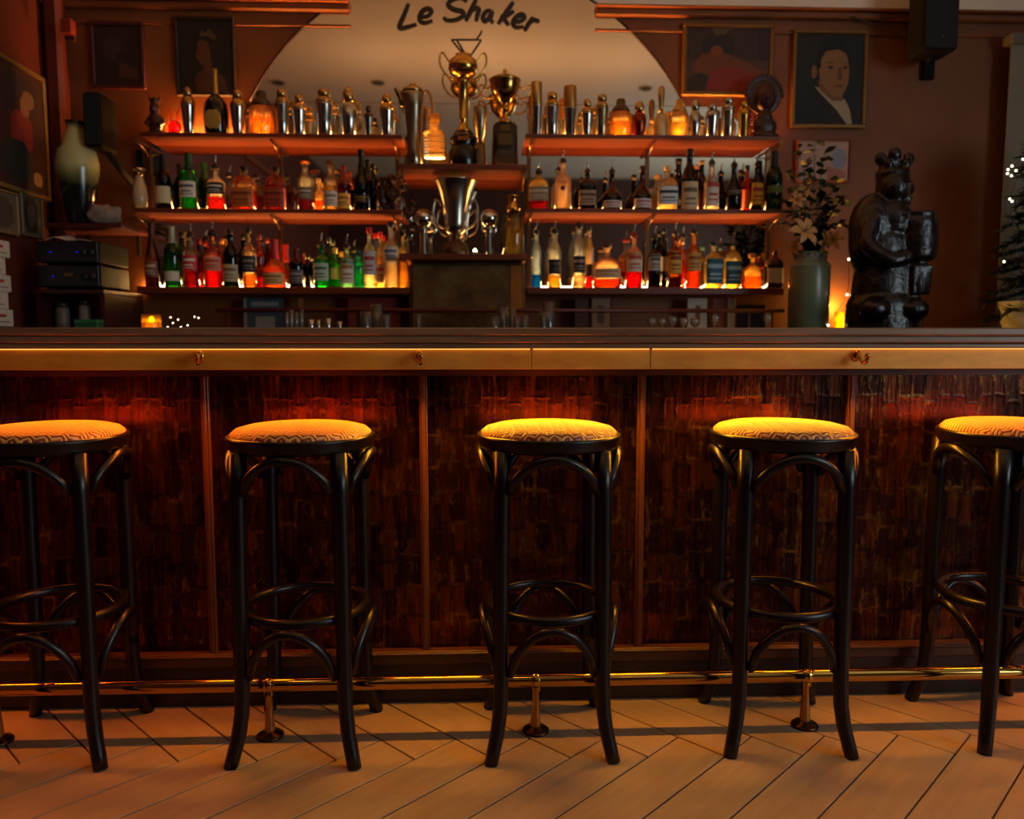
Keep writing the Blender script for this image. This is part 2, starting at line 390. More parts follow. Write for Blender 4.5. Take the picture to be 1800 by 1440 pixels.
# ------------------------------------------------------------------ stools
cane = N('herringbone_cane_weave'); tc = cane.obj(); sp_ = cane.n('ShaderNodeSeparateXYZ', {0: tc})
tri = cane.math('PINGPONG', sp_.outputs[0], .016)
rows = cane.math('FRACT', cane.math('MULTIPLY', cane.math('ADD', sp_.outputs[1], cane.math('MULTIPLY', tri, .62)), 1/.0110))
light_ = cane.ramp(rows, [(.42, '#000000'), (.52, '#ffffff')])
strand = cane.math('PINGPONG', cane.math('MULTIPLY', rows, 2.0), .5)
seam = cane.ramp(tri, [(.0, '#000000'), (.0012, '#ffffff'), (.0150, '#ffffff'), (.016, '#000000')])
cc = cane.mix(light_, c4('#7a2410'), c4('#e8a452')); cc = cane.mix(cane.math('MULTIPLY', cane.math('SUBTRACT', 1.0, seam), .35), cc, c4('#4a1c0a'))
cane.bsdf(Base_Color=cc, Roughness=.42, Normal=cane.bump(cane.math('MULTIPLY', strand, seam), .55, .004)); cane = cane.m
bent = M('#0f0806', .3, 0, .3, 12, spec=.35)
st = empty('bar_stool', '', 'bar stool', (0, 0, 0), 0, 'bentwood stools along the bar')
MB().lathe([(.150, .808), (.176, .812), (.1795, .822), (.177, .832), (.166, .8415), (.14, .8485), (.09, .8535), (.04, .8555), (.0, .856)], 48, cap1=False).build('woven_seat', cane, st)
MB().lathe([(.150, .790), (.176, .790), (.1815, .7925), (.184, .799), (.185, .812), (.1885, .819), (.1885, .824), (.185, .8265), (.172, .8265), (.150, .820)], 56).build('seat_rim', bent, st)
ring = [(.158*math.cos(2*PI*i/40), .158*math.sin(2*PI*i/40), .37) for i in range(40)]
def arch(z0, z1, a0, R, r):
    pts = []
    for i in range(15):
        t = i/14; a = a0 + math.radians(8) + t*math.radians(74); k = math.sin(PI*t)**.62
        pts.append((R*math.cos(a), R*math.sin(a), z0+(z1-z0)*k))
    return MB().tube(pts, [r*.86]+[r]*13+[r*.86], 10)
for q in range(4):
    a = PI/4 + q*PI/2; d = Vector((math.cos(a), math.sin(a), 0)); s2 = math.sqrt(2)
    pts = [d*(k*s2) + Vector((0, 0, z)) for k, z in ((.124, .793), (.127, .70), (.129, .5), (.129, .3), (.1295, .20), (.132, .13), (.139, .075), (.149, .03), (.156, .0))]
    MB().tube(pts, [.0215, .0215, .021, .020, .0195, .019, .0185, .018, .0175], 14).build('leg', bent, st)
for q in range(4): arch(.692, .780, PI/4+q*PI/2, .180, .0125).build('upper_brace', bent, st)
for q in range(4): arch(.225, .352, PI/4+q*PI/2, .178, .0120).build('lower_brace', bent, st)
MB().tube(ring, .0135, 12, True).build('foot_ring', bent, st)
stools = [(-1.112, 2.090, 2, 'bentwood bar stool with red-toned woven seat, cut off at the left edge'),
          (-.465, 2.082, -3, 'bentwood bar stool with woven seat, second from the left, before the second divider strip'),
          (.180, 2.078, 0, 'bentwood bar stool with brightest yellow-lit seat, middle one of the five'),
          (.805, 2.082, -3.5, 'bentwood bar stool with yellow-lit seat standing before the rightmost divider strip'),
          (1.447, 2.092, 4.5, 'bentwood bar stool with woven seat, cut off at the right edge')]
for i, (x, y, r, lab) in enumerate(stools):
    o = st if i == 0 else copy_tree(st)
    o.location = (x, y, 0); o.rotation_euler = (0, 0, math.radians(r)); o['label'] = lab

# ------------------------------------------------------------------ mirror wall behind the bar
MY = YB - .004                                    # mirror face
mir = N('silvered_mirror'); fm_ = mir.noise(mir.obj(), 3, 4)
mir.bsdf(Base_Color=mir.ramp(fm_, [(.3, '#d8ccbc'), (.7, '#e2d8ca')]), Metallic=1.0, Roughness=.03); mir = mir.m
mirror = empty('wall_mirror', 'large arched wall mirror behind the bottle shelves', 'mirror', (at(825, 340, MY).x, YB, EYE))
mo = Vector(mirror.location)
def mp(mb, name, mat, par=None):
    mb.v = [(x-mo.x, y-mo.y, z-mo.z) for x, y, z in mb.v]; return mb.build(name, mat, par or mirror)
ac = at(826, 377, MY); aR = wid(413, MY); jz = at(800, 182, MY).z
poly = []
for i in range(61):
    a = math.asin((jz-ac.z)/aR) + (PI-2*math.asin((jz-ac.z)/aR))*i/60
    poly.append((ac.x+aR*math.cos(a), ac.z+aR*math.sin(a)))
edge = list(poly)
mp(MB().prism(poly[::-1], MY, YB-.001), 'arch_glass', mir)
ml, mr_ = at(272, 400, MY).x, at(1347, 400, MY).x; mzb = at(800, 512, MY).z
xa, xb = at(705, 400, MY).x, at(926, 400, MY).x
xl = at(436, 400, MY).x; jz2 = at(400, 245, MY).z
for a, b, t in ((ml, xl, jz2), (xl, xa, jz), (xa, xb, jz), (xb, mr_, jz)):
    mp(MB().box(a+.001, b-.001, MY, YB-.001, mzb, t-.002), 'lower_glass', mir)
m = MB(); m.tube([(x, MY-.002, z) for x, z in edge], .005, 8); mp(m, 'edge_trim', M('#2a120a', .4))
# painted name on the arch: brush strokes traced on the glass
SY = MY-.002
def stroke(mb, pts, r0=7.6):
    q = [at(640+x/5, y/5, SY) for x, y in pts]; sm = []
    for i in range(len(q)-1):
        p0, p1, p2, p3 = q[max(i-1, 0)], q[i], q[i+1], q[min(i+2, len(q)-1)]
        for k in range(5):
            t = k/5; sm.append(.5*((2*p1)+(p2-p0)*t+(2*p0-5*p1+4*p2-p3)*t*t+(3*p1-p0-3*p2+p3)*t**3))
    sm.append(q[-1]); n = len(sm); r = wid(r0, SY)/2
    rad = [r*(.8+.35*math.sin(PI*i/(n-1))) for i in range(n)]
    b = len(mb.v); mb.tube(sm, rad, 8)
    for k in range(b, len(mb.v)): x, y, z = mb.v[k]; mb.v[k] = (x, SY+(y-SY)*.18, z)
ink = M('#0c0806', .5, var=.05)
LET = [[[(392, 30), (352, 130), (310, 242), (380, 238), (462, 214)]],
       [[(492, 152), (560, 140), (592, 102), (568, 76), (520, 92), (488, 150), (500, 192), (545, 200), (602, 182)]],
       [[(905, 14), (850, -18), (775, -2), (738, 42), (790, 82), (862, 100), (868, 140), (805, 175), (725, 178), (700, 148)]],
       [[(985, -6), (940, 90), (893, 186)], [(925, 118), (975, 72), (1008, 84), (994, 140), (986, 188)]],
       [[(1122, 98), (1078, 96), (1044, 150), (1062, 186), (1098, 160), (1126, 100), (1112, 168), (1136, 204)]],
       [[(1312, 16), (1248, 110), (1178, 212)], [(1318, 96), (1262, 132), (1214, 150), (1240, 180), (1272, 222)]],
       [[(1312, 192), (1370, 188), (1410, 152), (1384, 126), (1338, 150), (1308, 200), (1334, 240), (1404, 232)]],
       [[(1488, 150), (1450, 205), (1410, 272)], [(1444, 216), (1488, 178), (1542, 192)]]]
for l in LET:
    m = MB()
    for st_k in l: stroke(m, st_k)
    mp(m, 'letter', ink)
m = MB()
for pts in ([(764, 348), (1032, 350)], [(768, 350), (875, 480)], [(815, 352), (890, 480)], [(1030, 352), (930, 500)], [(985, 345), (1015, 310), (1036, 268)]): stroke(m, pts, 3.0)
mp(m, 'glass_emblem', ink)

# ------------------------------------------------------------------ shelves
SF = 3.95                                         # shelf front edge
swood = wood('#743012', '#4a1c0a', .42, 0)
smet = M('#8a6a4a', .28, .9, .1)
def shelf(name, label, xp0, xp1, ytop, Yf=SF, th=.020, brk=(), led=None, cat='shelf', yback=YB-.006, post=None):
    z = at((xp0+xp1)/2, ytop, Yf).z; a, b = at(xp0, ytop, Yf).x, at(xp1, ytop, Yf).x
    o = empty(name, label, cat, ((a+b)/2, (Yf+YB)/2, z-th)); cx, cy_, cz = o.location
    MB().box(a-cx, b-cx, Yf-cy_, yback-cy_, 0, th, .003).build('board', swood, o)
    for p in brk:
        x = at(p, ytop, YB).x-cx; m = MB()
        m.prism([(-.0, 0), (.0, -.0), (.0, 0)][:0] or [(x-.004, -.001), (x-.004, -.012), (x+.004, -.012), (x+.004, -.001)], Yf+.02-cy_, YB-.012-cy_)
        m.tube([(x, Yf+.03-cy_, -.012), (x, YB-.06-cy_, -.030), (x, YB-.016-cy_, -.055)], .004, 6)
        m.build('bracket', smet, o)
        if post:
            m = MB(); m.box(x-.009, x+.009, YB-.018-cy_, YB-.008-cy_, post-cz, -.0005)
            m.build('upright', smet, o)
    if led:
        col, pw, x0, x1 = led
        x0, x1 = at(x0, ytop, YB).x-cx, at(x1, ytop, YB).x-cx
        ch = MB().box(x0, x1, YB-.026-cy_, YB-.010-cy_, th, th+.003).build('light_channel', chn, o)
        MB().lathe([(.0045, 0), (.0045, x1-x0)], 8).build('led_tube', emit(col, pw), ch)
        t = ch.children[0]; t.rotation_euler = (0, PI/2, 0); t.location = (x0, YB-.018-cy_, th+.008)
    return o, z
zpost = at(500, 366, YB).z
tl, ZTL = shelf('wall_shelf', 'dark wooden wall shelf carrying the row of shakers, left of the trophies', 245, 706, 234, brk=(262, 492, 698), led=((1, .40, .08), 540, 300, 690), post=at(500, 366, YB).z)
ml_, ZML = shelf('wall_shelf', 'middle wooden shelf at the left, with whisky flasks and a green bottle', 236, 706, 367, brk=(262, 492, 698), led=((1, .42, .09), 300, 290, 690), post=at(500, 503, YB).z)
bl, ZBL = shelf('wall_shelf', 'lowest wooden shelf at the left, with red and green bottles', 240, 720, 504, th=.035, brk=(), led=((1, .52, .15), 400, 260, 712))
tr, ZTR = shelf('wall_shelf', 'dark wooden wall shelf carrying shakers, right of the trophies', 924, 1372, 237, brk=(930, 1138, 1350), led=((1, .40, .08), 540, 935, 1330), post=at(1138, 368, YB).z)
mr2, ZMR = shelf('wall_shelf', 'middle wooden shelf at the right, with the white liqueur bottle', 926, 1378, 367, brk=(930, 1138, 1350), led=((1, .42, .09), 280, 935, 1340), post=at(1138, 505, YB).z)
br2, ZBR = shelf('wall_shelf', 'lowest wooden shelf at the right, with two blue-labelled bottles', 926, 1380, 505, th=.035, brk=(), led=((1, .52, .15), 400, 935, 1345))
nt, ZNT = shelf('niche_shelf', 'short raised centre shelf holding the two trophy cups', 700, 926, 288, Yf=3.88, th=.026, brk=(706, 918), led=((1, .42, .09), 330, 735, 905))
nb, ZNB = shelf('niche_shelf', 'short lower centre shelf holding the tall silver champagne cup', 702, 926, 446, Yf=3.88, th=.030, brk=(), led=((1, .5, .14), 90, 735, 905))

# ------------------------------------------------------------------ back counter
ZK = 1.085
a, b = XL+.02, 3.2
bc = empty('back_counter', 'dark wooden back counter along the wall under the shelves', 'counter', ((a+b)/2, 3.85, 0))
MB().box(a-(a+b)/2, b-(a+b)/2, 3.5-3.85, YB-.01-3.85, ZK-.03, ZK, .004).build('worktop', wood('#4a2414', '#2c140a', .35), bc)
MB().box(a-(a+b)/2, b-(a+b)/2, 3.55-3.85, YB-.01-3.85, 0, ZK-.03).build('cabinet_body', dark_wood, bc)
# rail under the lowest shelves
x0, x1 = at(380, 546, 3.86).x, at(1378, 546, 3.86).x; z = at(900, 546, 3.86).z
r_ = empty('towel_rail', 'thin dark red wooden rail above the back counter', 'rail', ((x0+x1)/2, 3.86, ZK))
MB().tube([(x0-(x0+x1)/2, 0, z-ZK), (0, 0, z-ZK), (x1-(x0+x1)/2, 0, z-ZK)], .010, 10).build('bar_rod', M('#5a1c14', .4), r_)
for k in (-.48, 0, .48):
    MB().lathe([(.02, 0), (.02, .006), (.006, .01), (.006, z-ZK)], 12, ((x1-x0)*k, 0, 0)).build('support', M('#5a1c14', .4), r_)
# patinated block under the niche shelf
a, b, zt = at(718, 480, 3.93).x, at(924, 480, 3.93).x, ZNB-.030
cb = empty('copper_block', 'brown patinated metal casing below the centre shelf', 'cabinet', ((a+b)/2, 4.0, ZK))
pat = N('patinated_copper'); f_ = pat.noise(pat.obj(), 7, 7, .65)
pat.bsdf(Base_Color=pat.ramp(f_, [(.3, '#3f2a14'), (.5, '#6a4a24'), (.7, '#7a6a40')]), Metallic=.5, Roughness=.5, Normal=pat.bump(f_, .2, .01)); pat = pat.m
MB().box(a-cb.location.x, b-cb.location.x, -.06, .13, 0, zt-ZK-.001, .02).build('casing', pat, cb)
MB().box(b-cb.location.x-.075, b-cb.location.x-.022, -.064, -.06, .01, zt-ZK-.02, .002).build('cover_strip', M('#a8682c', .4, .6), cb)

# ------------------------------------------------------------------ bottles
PROF = {  # (radius, height) as shares of half-width and total height
 'wine':   [(.90, 0), (1, .015), (1, .56), (.94, .62), (.70, .69), (.42, .75), (.34, .79), (.32, .97), (.36, .975), (.36, 1)],
 'bordeaux': [(.92, 0), (1, .015), (1, .62), (.92, .67), (.55, .73), (.36, .77), (.33, .97), (.38, .975), (.38, 1)],
 'burgundy': [(.92, 0), (1, .02), (1, .42), (.90, .52), (.62, .63), (.40, .73), (.33, .80), (.32, .96), (.37, .97), (.37, 1)],
 'spirit': [(.92, 0), (1, .015), (1, .60), (.96, .645), (.72, .70), (.42, .745), (.36, .78), (.34, .96), (.40, .965), (.40, 1)],
 'slim':   [(.92, 0), (1, .012), (1, .66), (.90, .72), (.62, .78), (.44, .83), (.42, .97), (.5, .975), (.5, 1)],
 'flask':  [(.94, 0), (1, .03), (1, .60), (.97, .67), (.80, .75), (.45, .80), (.30, .82), (.28, .97), (.33, .975), (.33, 1)],
 'squat':  [(.92, 0), (1, .03), (1, .30), (.94, .40), (.68, .49), (.40, .56), (.29, .64), (.25, .95), (.30, .96), (.30, 1)],
 'wide':   [(.90, 0), (1, .06), (1, .48), (.92, .60), (.66, .70), (.30, .76), (.22, .79), (.20, .96), (.25, .97), (.25, 1)],
 'cone':   [(.94, 0), (1, .02), (.98, .20), (.84, .42), (.62, .60), (.42, .74), (.33, .82), (.31, .96), (.37, .965), (.37, 1)],
 'step':   [(.92, 0), (1, .01), (1, .50), (1.06, .505), (1.06, .525), (.88, .55), (.62, .70), (.40, .77), (.34, .81), (.34, .97), (.38, .975), (.38, 1)],
}
def interp(pr, z):
    for (r0, z0), (r1, z1) in zip(pr[:-1], pr[1:]):
        if z0 <= z <= z1: return r0+(r1-r0)*(z-z0)/max(1e-6, z1-z0)
    return pr[-1][0]
def patch(mb, pr, hw, h, z0, z1, e, sy_, a0=-1.15, a1=1.15, off=.0009, nz=4, na=12):
    vs = []; fs = []
    for j in range(nz+1):
        z = z0+(z1-z0)*j/nz; r = interp(pr, z)*hw+off
        for i in range(na+1):
            a = -PI/2 + a0+(a1-a0)*i/na; ca, sa = math.cos(a), math.sin(a); k = (abs(ca)**e+abs(sa)**e)**(-1/e)
            vs.append((r*ca*k, (r*sa*k)*sy_-off*(1-sy_), z*h))
    w = na+1
    for j in range(nz):
        for i in range(na): fs.append((j*w+i, j*w+i+1, (j+1)*w+i+1, (j+1)*w+i))
    mb.add(vs, fs)
BY = 4.035
SHELFZ = {'ML': ZML, 'BL': ZBL, 'MR': ZMR, 'BR': ZBR, 'TL': ZTL, 'TR': ZTR, 'NT': ZNT, 'NB': ZNB, 'K': ZK}
GRP = {'ML': 'bottles on the middle left shelf', 'BL': 'bottles on the lowest left shelf', 'MR': 'bottles on the middle right shelf', 'BR': 'bottles on the lowest right shelf'}
LABM = {}
def bottle(sh, px, w, ytop, typ, gcol, liq, fill, lab, cap, label, Y=BY, e=2.0, flat=1.0, trans=.25):
    """px centre, w width in photo pixels, ytop top of cap/pourer; lab = (z0, z1, colour, bar colour or None); cap = ('pourer'|'cap'|'cork'|'wax'|'foil'|'ball', colour)"""
    zb = SHELFZ[sh]; p = at(px, 400, Y); ztop = at(px, ytop, Y).z; H = ztop-zb; hw = wid(w, Y)/2
    kind = cap[0] if cap else None
    h = H - (.055 if kind == 'pourer' else .022 if kind in ('cork', 'ball') else .010 if kind == 'cap' else 0)
    pr = PROF[typ]; prof = [(r*hw, z*h) for r, z in pr]; seg = 20
    lim = max(h*.05, 0)
    mb = MB(); mb.lathe(prof, seg, e=e, sy=flat)
    root = mb.build('bottle', glass(gcol, trans), None, (p.x, Y, zb), rz=random.uniform(-.12, .12))
    tag(root, label, 'bottle', GRP[sh])
    if liq and fill > 0:
        zs = sorted(set([.012] + [z for r, z in pr if .02 < z < fill] + [fill]))
        MB().lathe([(interp(pr, z)*hw*.95-.0006, z*h) for z in zs], seg, e=e, sy=flat).build('liquid', glass(liq, .45, .1, .3), root)
    if lab:
        z0, z1, lc, bc_ = lab; mb = MB()
        patch(mb, pr, hw, h, z0, z1, e, flat)
        if bc_:
            mb.k = 1; d = z1-z0
            patch(mb, pr, hw, h, z0+d*.62, z0+d*.78, e, flat, -.85, .85, .0016, 1)
            patch(mb, pr, hw, h, z0+d*.34, z0+d*.42, e, flat, -.6, .6, .0016, 1)
            patch(mb, pr, hw, h, z0+d*.18, z0+d*.23, e, flat, -.75, .75, .0016, 1)
        mb.build('label', [M(lc, .6, var=.08), M(bc_ or lc, .6, var=.08)], root)
    nr = pr[-1][0]*hw
    if kind == 'pourer':
        m = MB(); m.lathe([(nr*1.12, -.012), (nr*1.15, .004), (nr*.75, .010), (nr*.5, .016)], 14, (0, 0, h)); c_ = m.build('pourer', M(cap[1], .4), root)
        m = MB(); m.tube([(0, 0, h+.010), (0, 0, h+.030), (.003, -.004, h+.044), (.008, -.009, h+.056)], [.0038, .0036, .0030, .0022], 8); m.build('spout', M('#c8c8c4', .15, 1.0, .05), c_)
    elif kind == 'cap': MB().lathe([(nr*1.06, -.018), (nr*1.08, .008), (nr*.95, .0105), (nr*.3, .0108)], 16, (0, 0, h)).build('cap', M(cap[1], .35), root)
    elif kind == 'cork': MB().lathe([(nr*.9, -.002), (nr*1.25, .002), (nr*1.28, .018), (nr*1.1, .022)], 16, (0, 0, h)).build('stopper', M(cap[1], .5), root)
    elif kind == 'ball':
        m = MB(); m.ell((0, 0, h+.010), (nr*1.5, nr*1.5, .012), 14, 10); m.build('stopper', glass(cap[1], .4), root)
    elif kind == 'wax': 
        m = MB(); zs = [z for z in (.60, .66, .74, .80, .90, .97, 1.0)]
        m.lathe([(interp(pr, z)*hw*1.07+.001, z*h+.0006) for z in zs], 18, e=2.0); m.build('wax_seal', M(cap[1], .4), root)
    elif kind == 'foil':
        m = MB(); zs = [.72, .76, .80, .88, .95, .97, 1.0]
        m.lathe([(interp(pr, z)*hw*1.06+.001, z*h+.0006) for z in zs], 18, e=e); m.build('foil', M(cap[1], .35, .3), root)
    return root
CLR = '#e8ece6'; GRN = '#1c5a24'; DKG = '#12301a'; BRN = '#2a1208'; BLK = '#0a0806'; AMB = '#e08a2a'; RED = '#d01a14'; CRM = '#d8c8a0'; WHT = '#e6dccb'
B = bottle
# middle left shelf
B('ML', 291, 27, 272, 'wine', '#1c1a12', None, 0, (.12, .42, CRM, None), ('foil', '#1a1410'), 'dark wine bottle with plain cream label, at the end of the middle left shelf')
B('ML', 335, 30, 270, 'bordeaux', '#1f7a34', None, 0, (.22, .50, WHT, '#5a5a50'), ('foil', '#1a4a28'), 'clear green bottle with white label on the middle left shelf')
B('ML', 382, 31, 273, 'spirit', CLR, '#d84a10', .30, (.36, .62, '#1c1a18', '#d8cdb8'), ('pourer', '#141210'), 'clear bottle with black slanted label and little red-orange liquid, with pourer')
B('ML', 432, 36, 292, 'flask', '#f0d8a8', '#d07018', .50, (.06, .52, '#c4682a', '#8a3a14'), ('cap', '#141010'), 'square whisky flask with plain orange label and black cap', e=5)
B('ML', 487, 34, 292, 'flask', '#e8b890', '#b83a18', .60, (.06, .52, '#a83c1c', '#7a2410'), ('cap', '#141010'), 'square whisky flask with brick-red label and black cap', e=5)
B('ML', 539, 27, 282, 'slim', CLR, '#8a2a10', .30, (.24, .50, '#6a5a44', '#c8c0a8'), ('ball', '#f0a840'), 'clear bottle with an amber ball stopper on the middle left shelf')
B('ML', 562, 17, 314, 'spirit', '#f0dcb0', '#e8942a', .40, None, ('cork', '#caa468'), 'tiny amber bottle standing in for a mirror reflection beside the ball-stoppered bottle', Y=4.085)  # added bottle that takes the place of an amber reflection in the mirror
B('ML', 583, 25, 282, 'slim', '#f0ead8', '#e0c890', .55, (.10, .42, '#e4d8bc', '#8a7a5a'), ('cork', '#6a4a2c'), 'tall clear bottle with cream label and long corked neck')
B('ML', 606, 25, 292, 'spirit', '#8a3a12', '#c85a14', .60, (.08, .40, '#e8b84a', '#a05a1a'), ('wax', '#8a3018'), 'brown bottle with gold-yellow label beside the dark champagne bottle', Y=4.072)
B('ML', 637, 27, 264, 'burgundy', '#10240f', None, 0, (.14, .26, '#1a1410', '#a8842c'), ('foil', '#101c12'), 'tall dark green champagne bottle at the right of the middle left shelf')
B('ML', 657, 17, 288, 'slim', '#1c0c08', '#a01410', .25, None, ('cap', '#0e0c0a'), 'slim near-black bottle right behind the champagne bottle', Y=4.085)
# lowest left shelf
B('BL', 265, 24, 392, 'burgundy', '#8a5a44', '#8a1410', .20, (.16, .40, '#7a4a3a', '#c8a890'), ('foil', '#3a2018'), 'dim rose-brown wine bottle at the far end of the lowest left shelf')
B('BL', 301, 28, 398, 'wine', GRN, None, 0, (.10, .26, '#d8d0b8', None), ('foil', '#a8a890'), 'green bottle with round crest and cream band on the lowest left shelf')
B('BL', 318, 18, 408, 'slim', '#2a4a20', None, 0, (.2, .45, '#8a7a3a', None), ('cap', '#20180e'), 'slim olive green bottle half hidden behind the crested green bottle', Y=4.095)
B('BL', 334, 27, 392, 'spirit', CLR, '#c0141c', .34, (.30, .60, '#c8302a', '#e8dcd0'), ('pourer', '#1a1412'), 'clear bottle of red bitter with red and white label and pourer')
B('BL', 349, 16, 420, 'slim', '#7a1a14', None, 0, None, ('cap', '#8a1410'), 'small dark red bottle between the two red aperitif bottles', Y=4.095)
B('BL', 373, 31, 390, 'spirit', '#f0c0a0', '#e8301a', .56, (.30, .56, '#e0886a', '#b83a24'), ('pourer', '#1a1412'), 'bottle of bright orange-red aperitif with peach square label')
B('BL', 389, 16, 420, 'slim', '#e0a050', '#c86a1c', .6, None, ('cap', '#b8742c'), 'slim amber bottle right behind the orange-red aperitif', Y=4.095)
B('BL', 404, 27, 402, 'wine', '#18301a', None, 0, (.10, .40, '#b8ac84', '#6a6448'), ('cap', '#141812'), 'dark green bottle with khaki label on the lowest left shelf')
B('BL', 437, 24, 400, 'spirit', '#e8d8b0', '#e0a028', .22, (.26, .54, '#1e1a18', '#8a8478'), ('cap', '#14120e'), 'clear bottle with black label and golden liquid at its foot')
B('BL', 455, 14, 412, 'slim', '#c86a24', '#b8501c', .6, (.2, .4, '#8a2a1c', None), ('cap', '#6a1a14'), 'slim copper-coloured bottle with small red label beside the red-waxed bottle', Y=4.07)
B('BL', 481, 40, 421, 'squat', '#f0c878', '#d8862a', .42, (.05, .30, '#dcae66', '#8a5a24'), ('wax', '#b81818'), 'squat amber whisky bottle with red wax neck')
B('BL', 519, 25, 438, 'spirit', '#1a1416', None, 0, (.10, .46, '#4a464c', '#8a8688'), ('foil', '#5a1a1c'), 'short dark bottle with grey label beside the green gin bottles')
B('BL', 539, 13, 446, 'slim', '#241814', None, 0, None, ('cap', '#181210'), 'slim brown-black bottle standing left of the green gin bottle', Y=4.09)
B('BL', 564, 28, 410, 'spirit', '#2a8a3c', None, 0, (.16, .56, '#b4c4b0', '#3a6a48'), ('pourer', '#141812'), 'green gin bottle with pale green label and pourer')
B('BL', 588, 20, 436, 'spirit', '#58b030', '#3a9a28', .4, (.22, .52, '#f0d860', None), ('cap', '#d8b048'), 'small bright green bottle with plain yellow label', Y=4.058)
B('BL', 578, 14, 418, 'slim', '#2f6a34', None, 0, None, ('cap', '#2a3a20'), 'slim green bottle behind the bright green bottle with yellow label', Y=4.095)
B('BL', 609, 25, 412, 'spirit', '#c4dccc', '#b8d4c0', .62, (.10, .66, '#d8d4c0', '#a8744a'), ('pourer', '#141812'), 'clear gin bottle with tall white arched label and pourer')
B('BL', 630, 17, 440, 'slim', '#38c8a0', '#2ab890', .62, None, ('cap', '#1a5a4a'), 'slim teal green bottle on the lowest left shelf')
B('BL', 649, 23, 400, 'spirit', CLR, '#f4ecc8', .22, (.22, .62, '#c8c0c0', '#b03a3a'), ('cap', '#c01818'), 'clear vodka bottle with pale grey label and red cap')
B('BL', 668, 18, 408, 'spirit', '#f4e4c0', '#f0d8a0', .6, (.10, .45, '#e8c090', '#b82a20'), ('cap', '#c01818'), 'slimmer clear bottle with peach label and red cap', Y=4.078)
B('BL', 687, 27, 390, 'spirit', '#e8e4dc', '#f4dcb8', .36, (.40, .64, '#c8c0b0', '#4a5a7a'), ('cap', '#182038'), 'frosted wide bottle with dark blue cap at the right of the lowest left shelf', trans=.45)
B('BL', 708, 18, 405, 'spirit', '#f4e0b0', '#f0c880', .5, None, ('cap', '#20242e'), 'clear bottle glowing yellow at the inner end of the lowest left shelf')
# middle right shelf
B('MR', 947, 34, 282, 'flask', '#f0dca0', '#a81418', .26, (.22, .58, '#8a7a5c', '#c8b890'), ('pourer', '#1a1614'), 'square clear bottle with a little deep red liquid and pourer', e=5)
mal = B('MR', 989, 29, 263, 'wine', '#f0e4d8', '#f4e8dc', .6, None, ('pourer', '#141210'), 'white liqueur bottle with dark palm emblem and pourer', trans=.75)
B('MR', 1032, 29, 282, 'flask', '#3a1408', '#5a1a0a', .4, (.12, .50, '#a88a6c', '#5a3020'), ('pourer', '#1a1210'), 'square red-brown bottle with beige square label and pourer', e=6)
B('MR', 1075, 34, 282, 'squat', '#5a100c', '#6a0c0a', .35, (.06, .24, '#d8ccc4', '#a01c1c'), ('pourer', '#1a1210'), 'bulbous dark red bottle topped by a steel pourer, on the middle right shelf')
B('MR', 1128, 32, 292, 'squat', '#6a100c', '#6a0c0a', .35, (.06, .27, '#d8ccc4', '#a01c1c'), ('cap', '#281410'), 'capped bulbous dark red bottle without pourer, left of the numbered clear bottle')
B('MR', 1172, 34, 292, 'flask', '#f0ece0', '#f0e4c4', .56, (.14, .58, '#d8d8d4', '#1c2030'), ('cork', '#e8c88a'), 'square clear bottle with bold black numerals on white label', e=4)
B('MR', 1188, 16, 298, 'slim', '#1c100c', None, 0, None, ('cap', '#14100c'), 'slim dark bottle peeping out behind the numbered clear bottle', Y=4.09)
B('MR', 1210, 30, 262, 'step', '#160c0a', None, 0, (.02, .48, '#c8b48c', '#6a5a3c'), ('cap', '#120c0a'), 'tall black bottle with stepped shoulder and long cream label')
B('MR', 1232, 15, 282, 'slim', '#4a2010', None, 0, None, ('cork', '#d8b078'), 'slim brown bottle between the stepped black bottle and the white-labelled one', Y=4.09)
B('MR', 1249, 25, 266, 'spirit', '#f0e4dc', None, 0, (.10, .72, '#dccfc4', '#b04434'), ('pourer', '#161210'), 'clear bottle with long white label and red print, with pourer')
B('MR', 1288, 27, 270, 'burgundy', '#0c0a0a', None, 0, (.34, .46, '#2a2420', '#a89878'), ('pourer', '#0c0a0a'), 'slender black cream-liqueur bottle with long neck and pourer')
B('MR', 1311, 18, 291, 'spirit', '#e87a3a', '#e8602a', .6, (.1, .5, '#e8724a', None), ('cap', '#201410'), 'small orange bottle between the black and the yellow-labelled bottles', Y=4.09)
B('MR', 1328, 22, 270, 'wine', '#1c1208', None, 0, (.14, .60, '#d8a424', '#a02018'), ('pourer', '#141010'), 'dark bottle with yellow and red label and pourer')
B('MR', 1358, 30, 266, 'wine', '#175030', None, 0, (.30, .42, '#5a6a1c', None), ('foil', '#0e2418'), 'large dark green bottle at the right end of the middle right shelf')
# lowest right shelf
B('BR', 943, 17, 388, 'slim', '#d0e0e8', '#2088c8', .24, None, ('pourer', '#10141c'), 'slim bottle with blue liquid at its foot')
B('BR', 975, 23, 387, 'slim', CLR, '#d8b040', .22, (.24, .50, '#14120e', '#4a4438'), ('pourer', '#10100e'), 'tall clear bottle with black label above yellow liquid')
B('BR', 1018, 23, 392, 'slim', CLR, '#e8c8a0', .2, (.24, .50, '#14120e', '#8a8478'), ('cap', '#10100e'), 'tall clear bottle with black label and black cap')
B('BR', 1036, 15, 398, 'slim', '#f0d8a8', '#c03a18', .2, (.2, .4, '#241a14', None), ('cap', '#12100e'), 'narrow amber-tinted bottle right behind the tall black-capped clear bottle', Y=4.08)
B('BR', 1068, 50, 428, 'wide', '#f8d8b0', '#d86a30', .22, (.24, .48, '#d8b48c', '#a06a44'), ('cork', '#2a1a10'), 'wide rounded flask with beige label low on its belly', flat=.6)
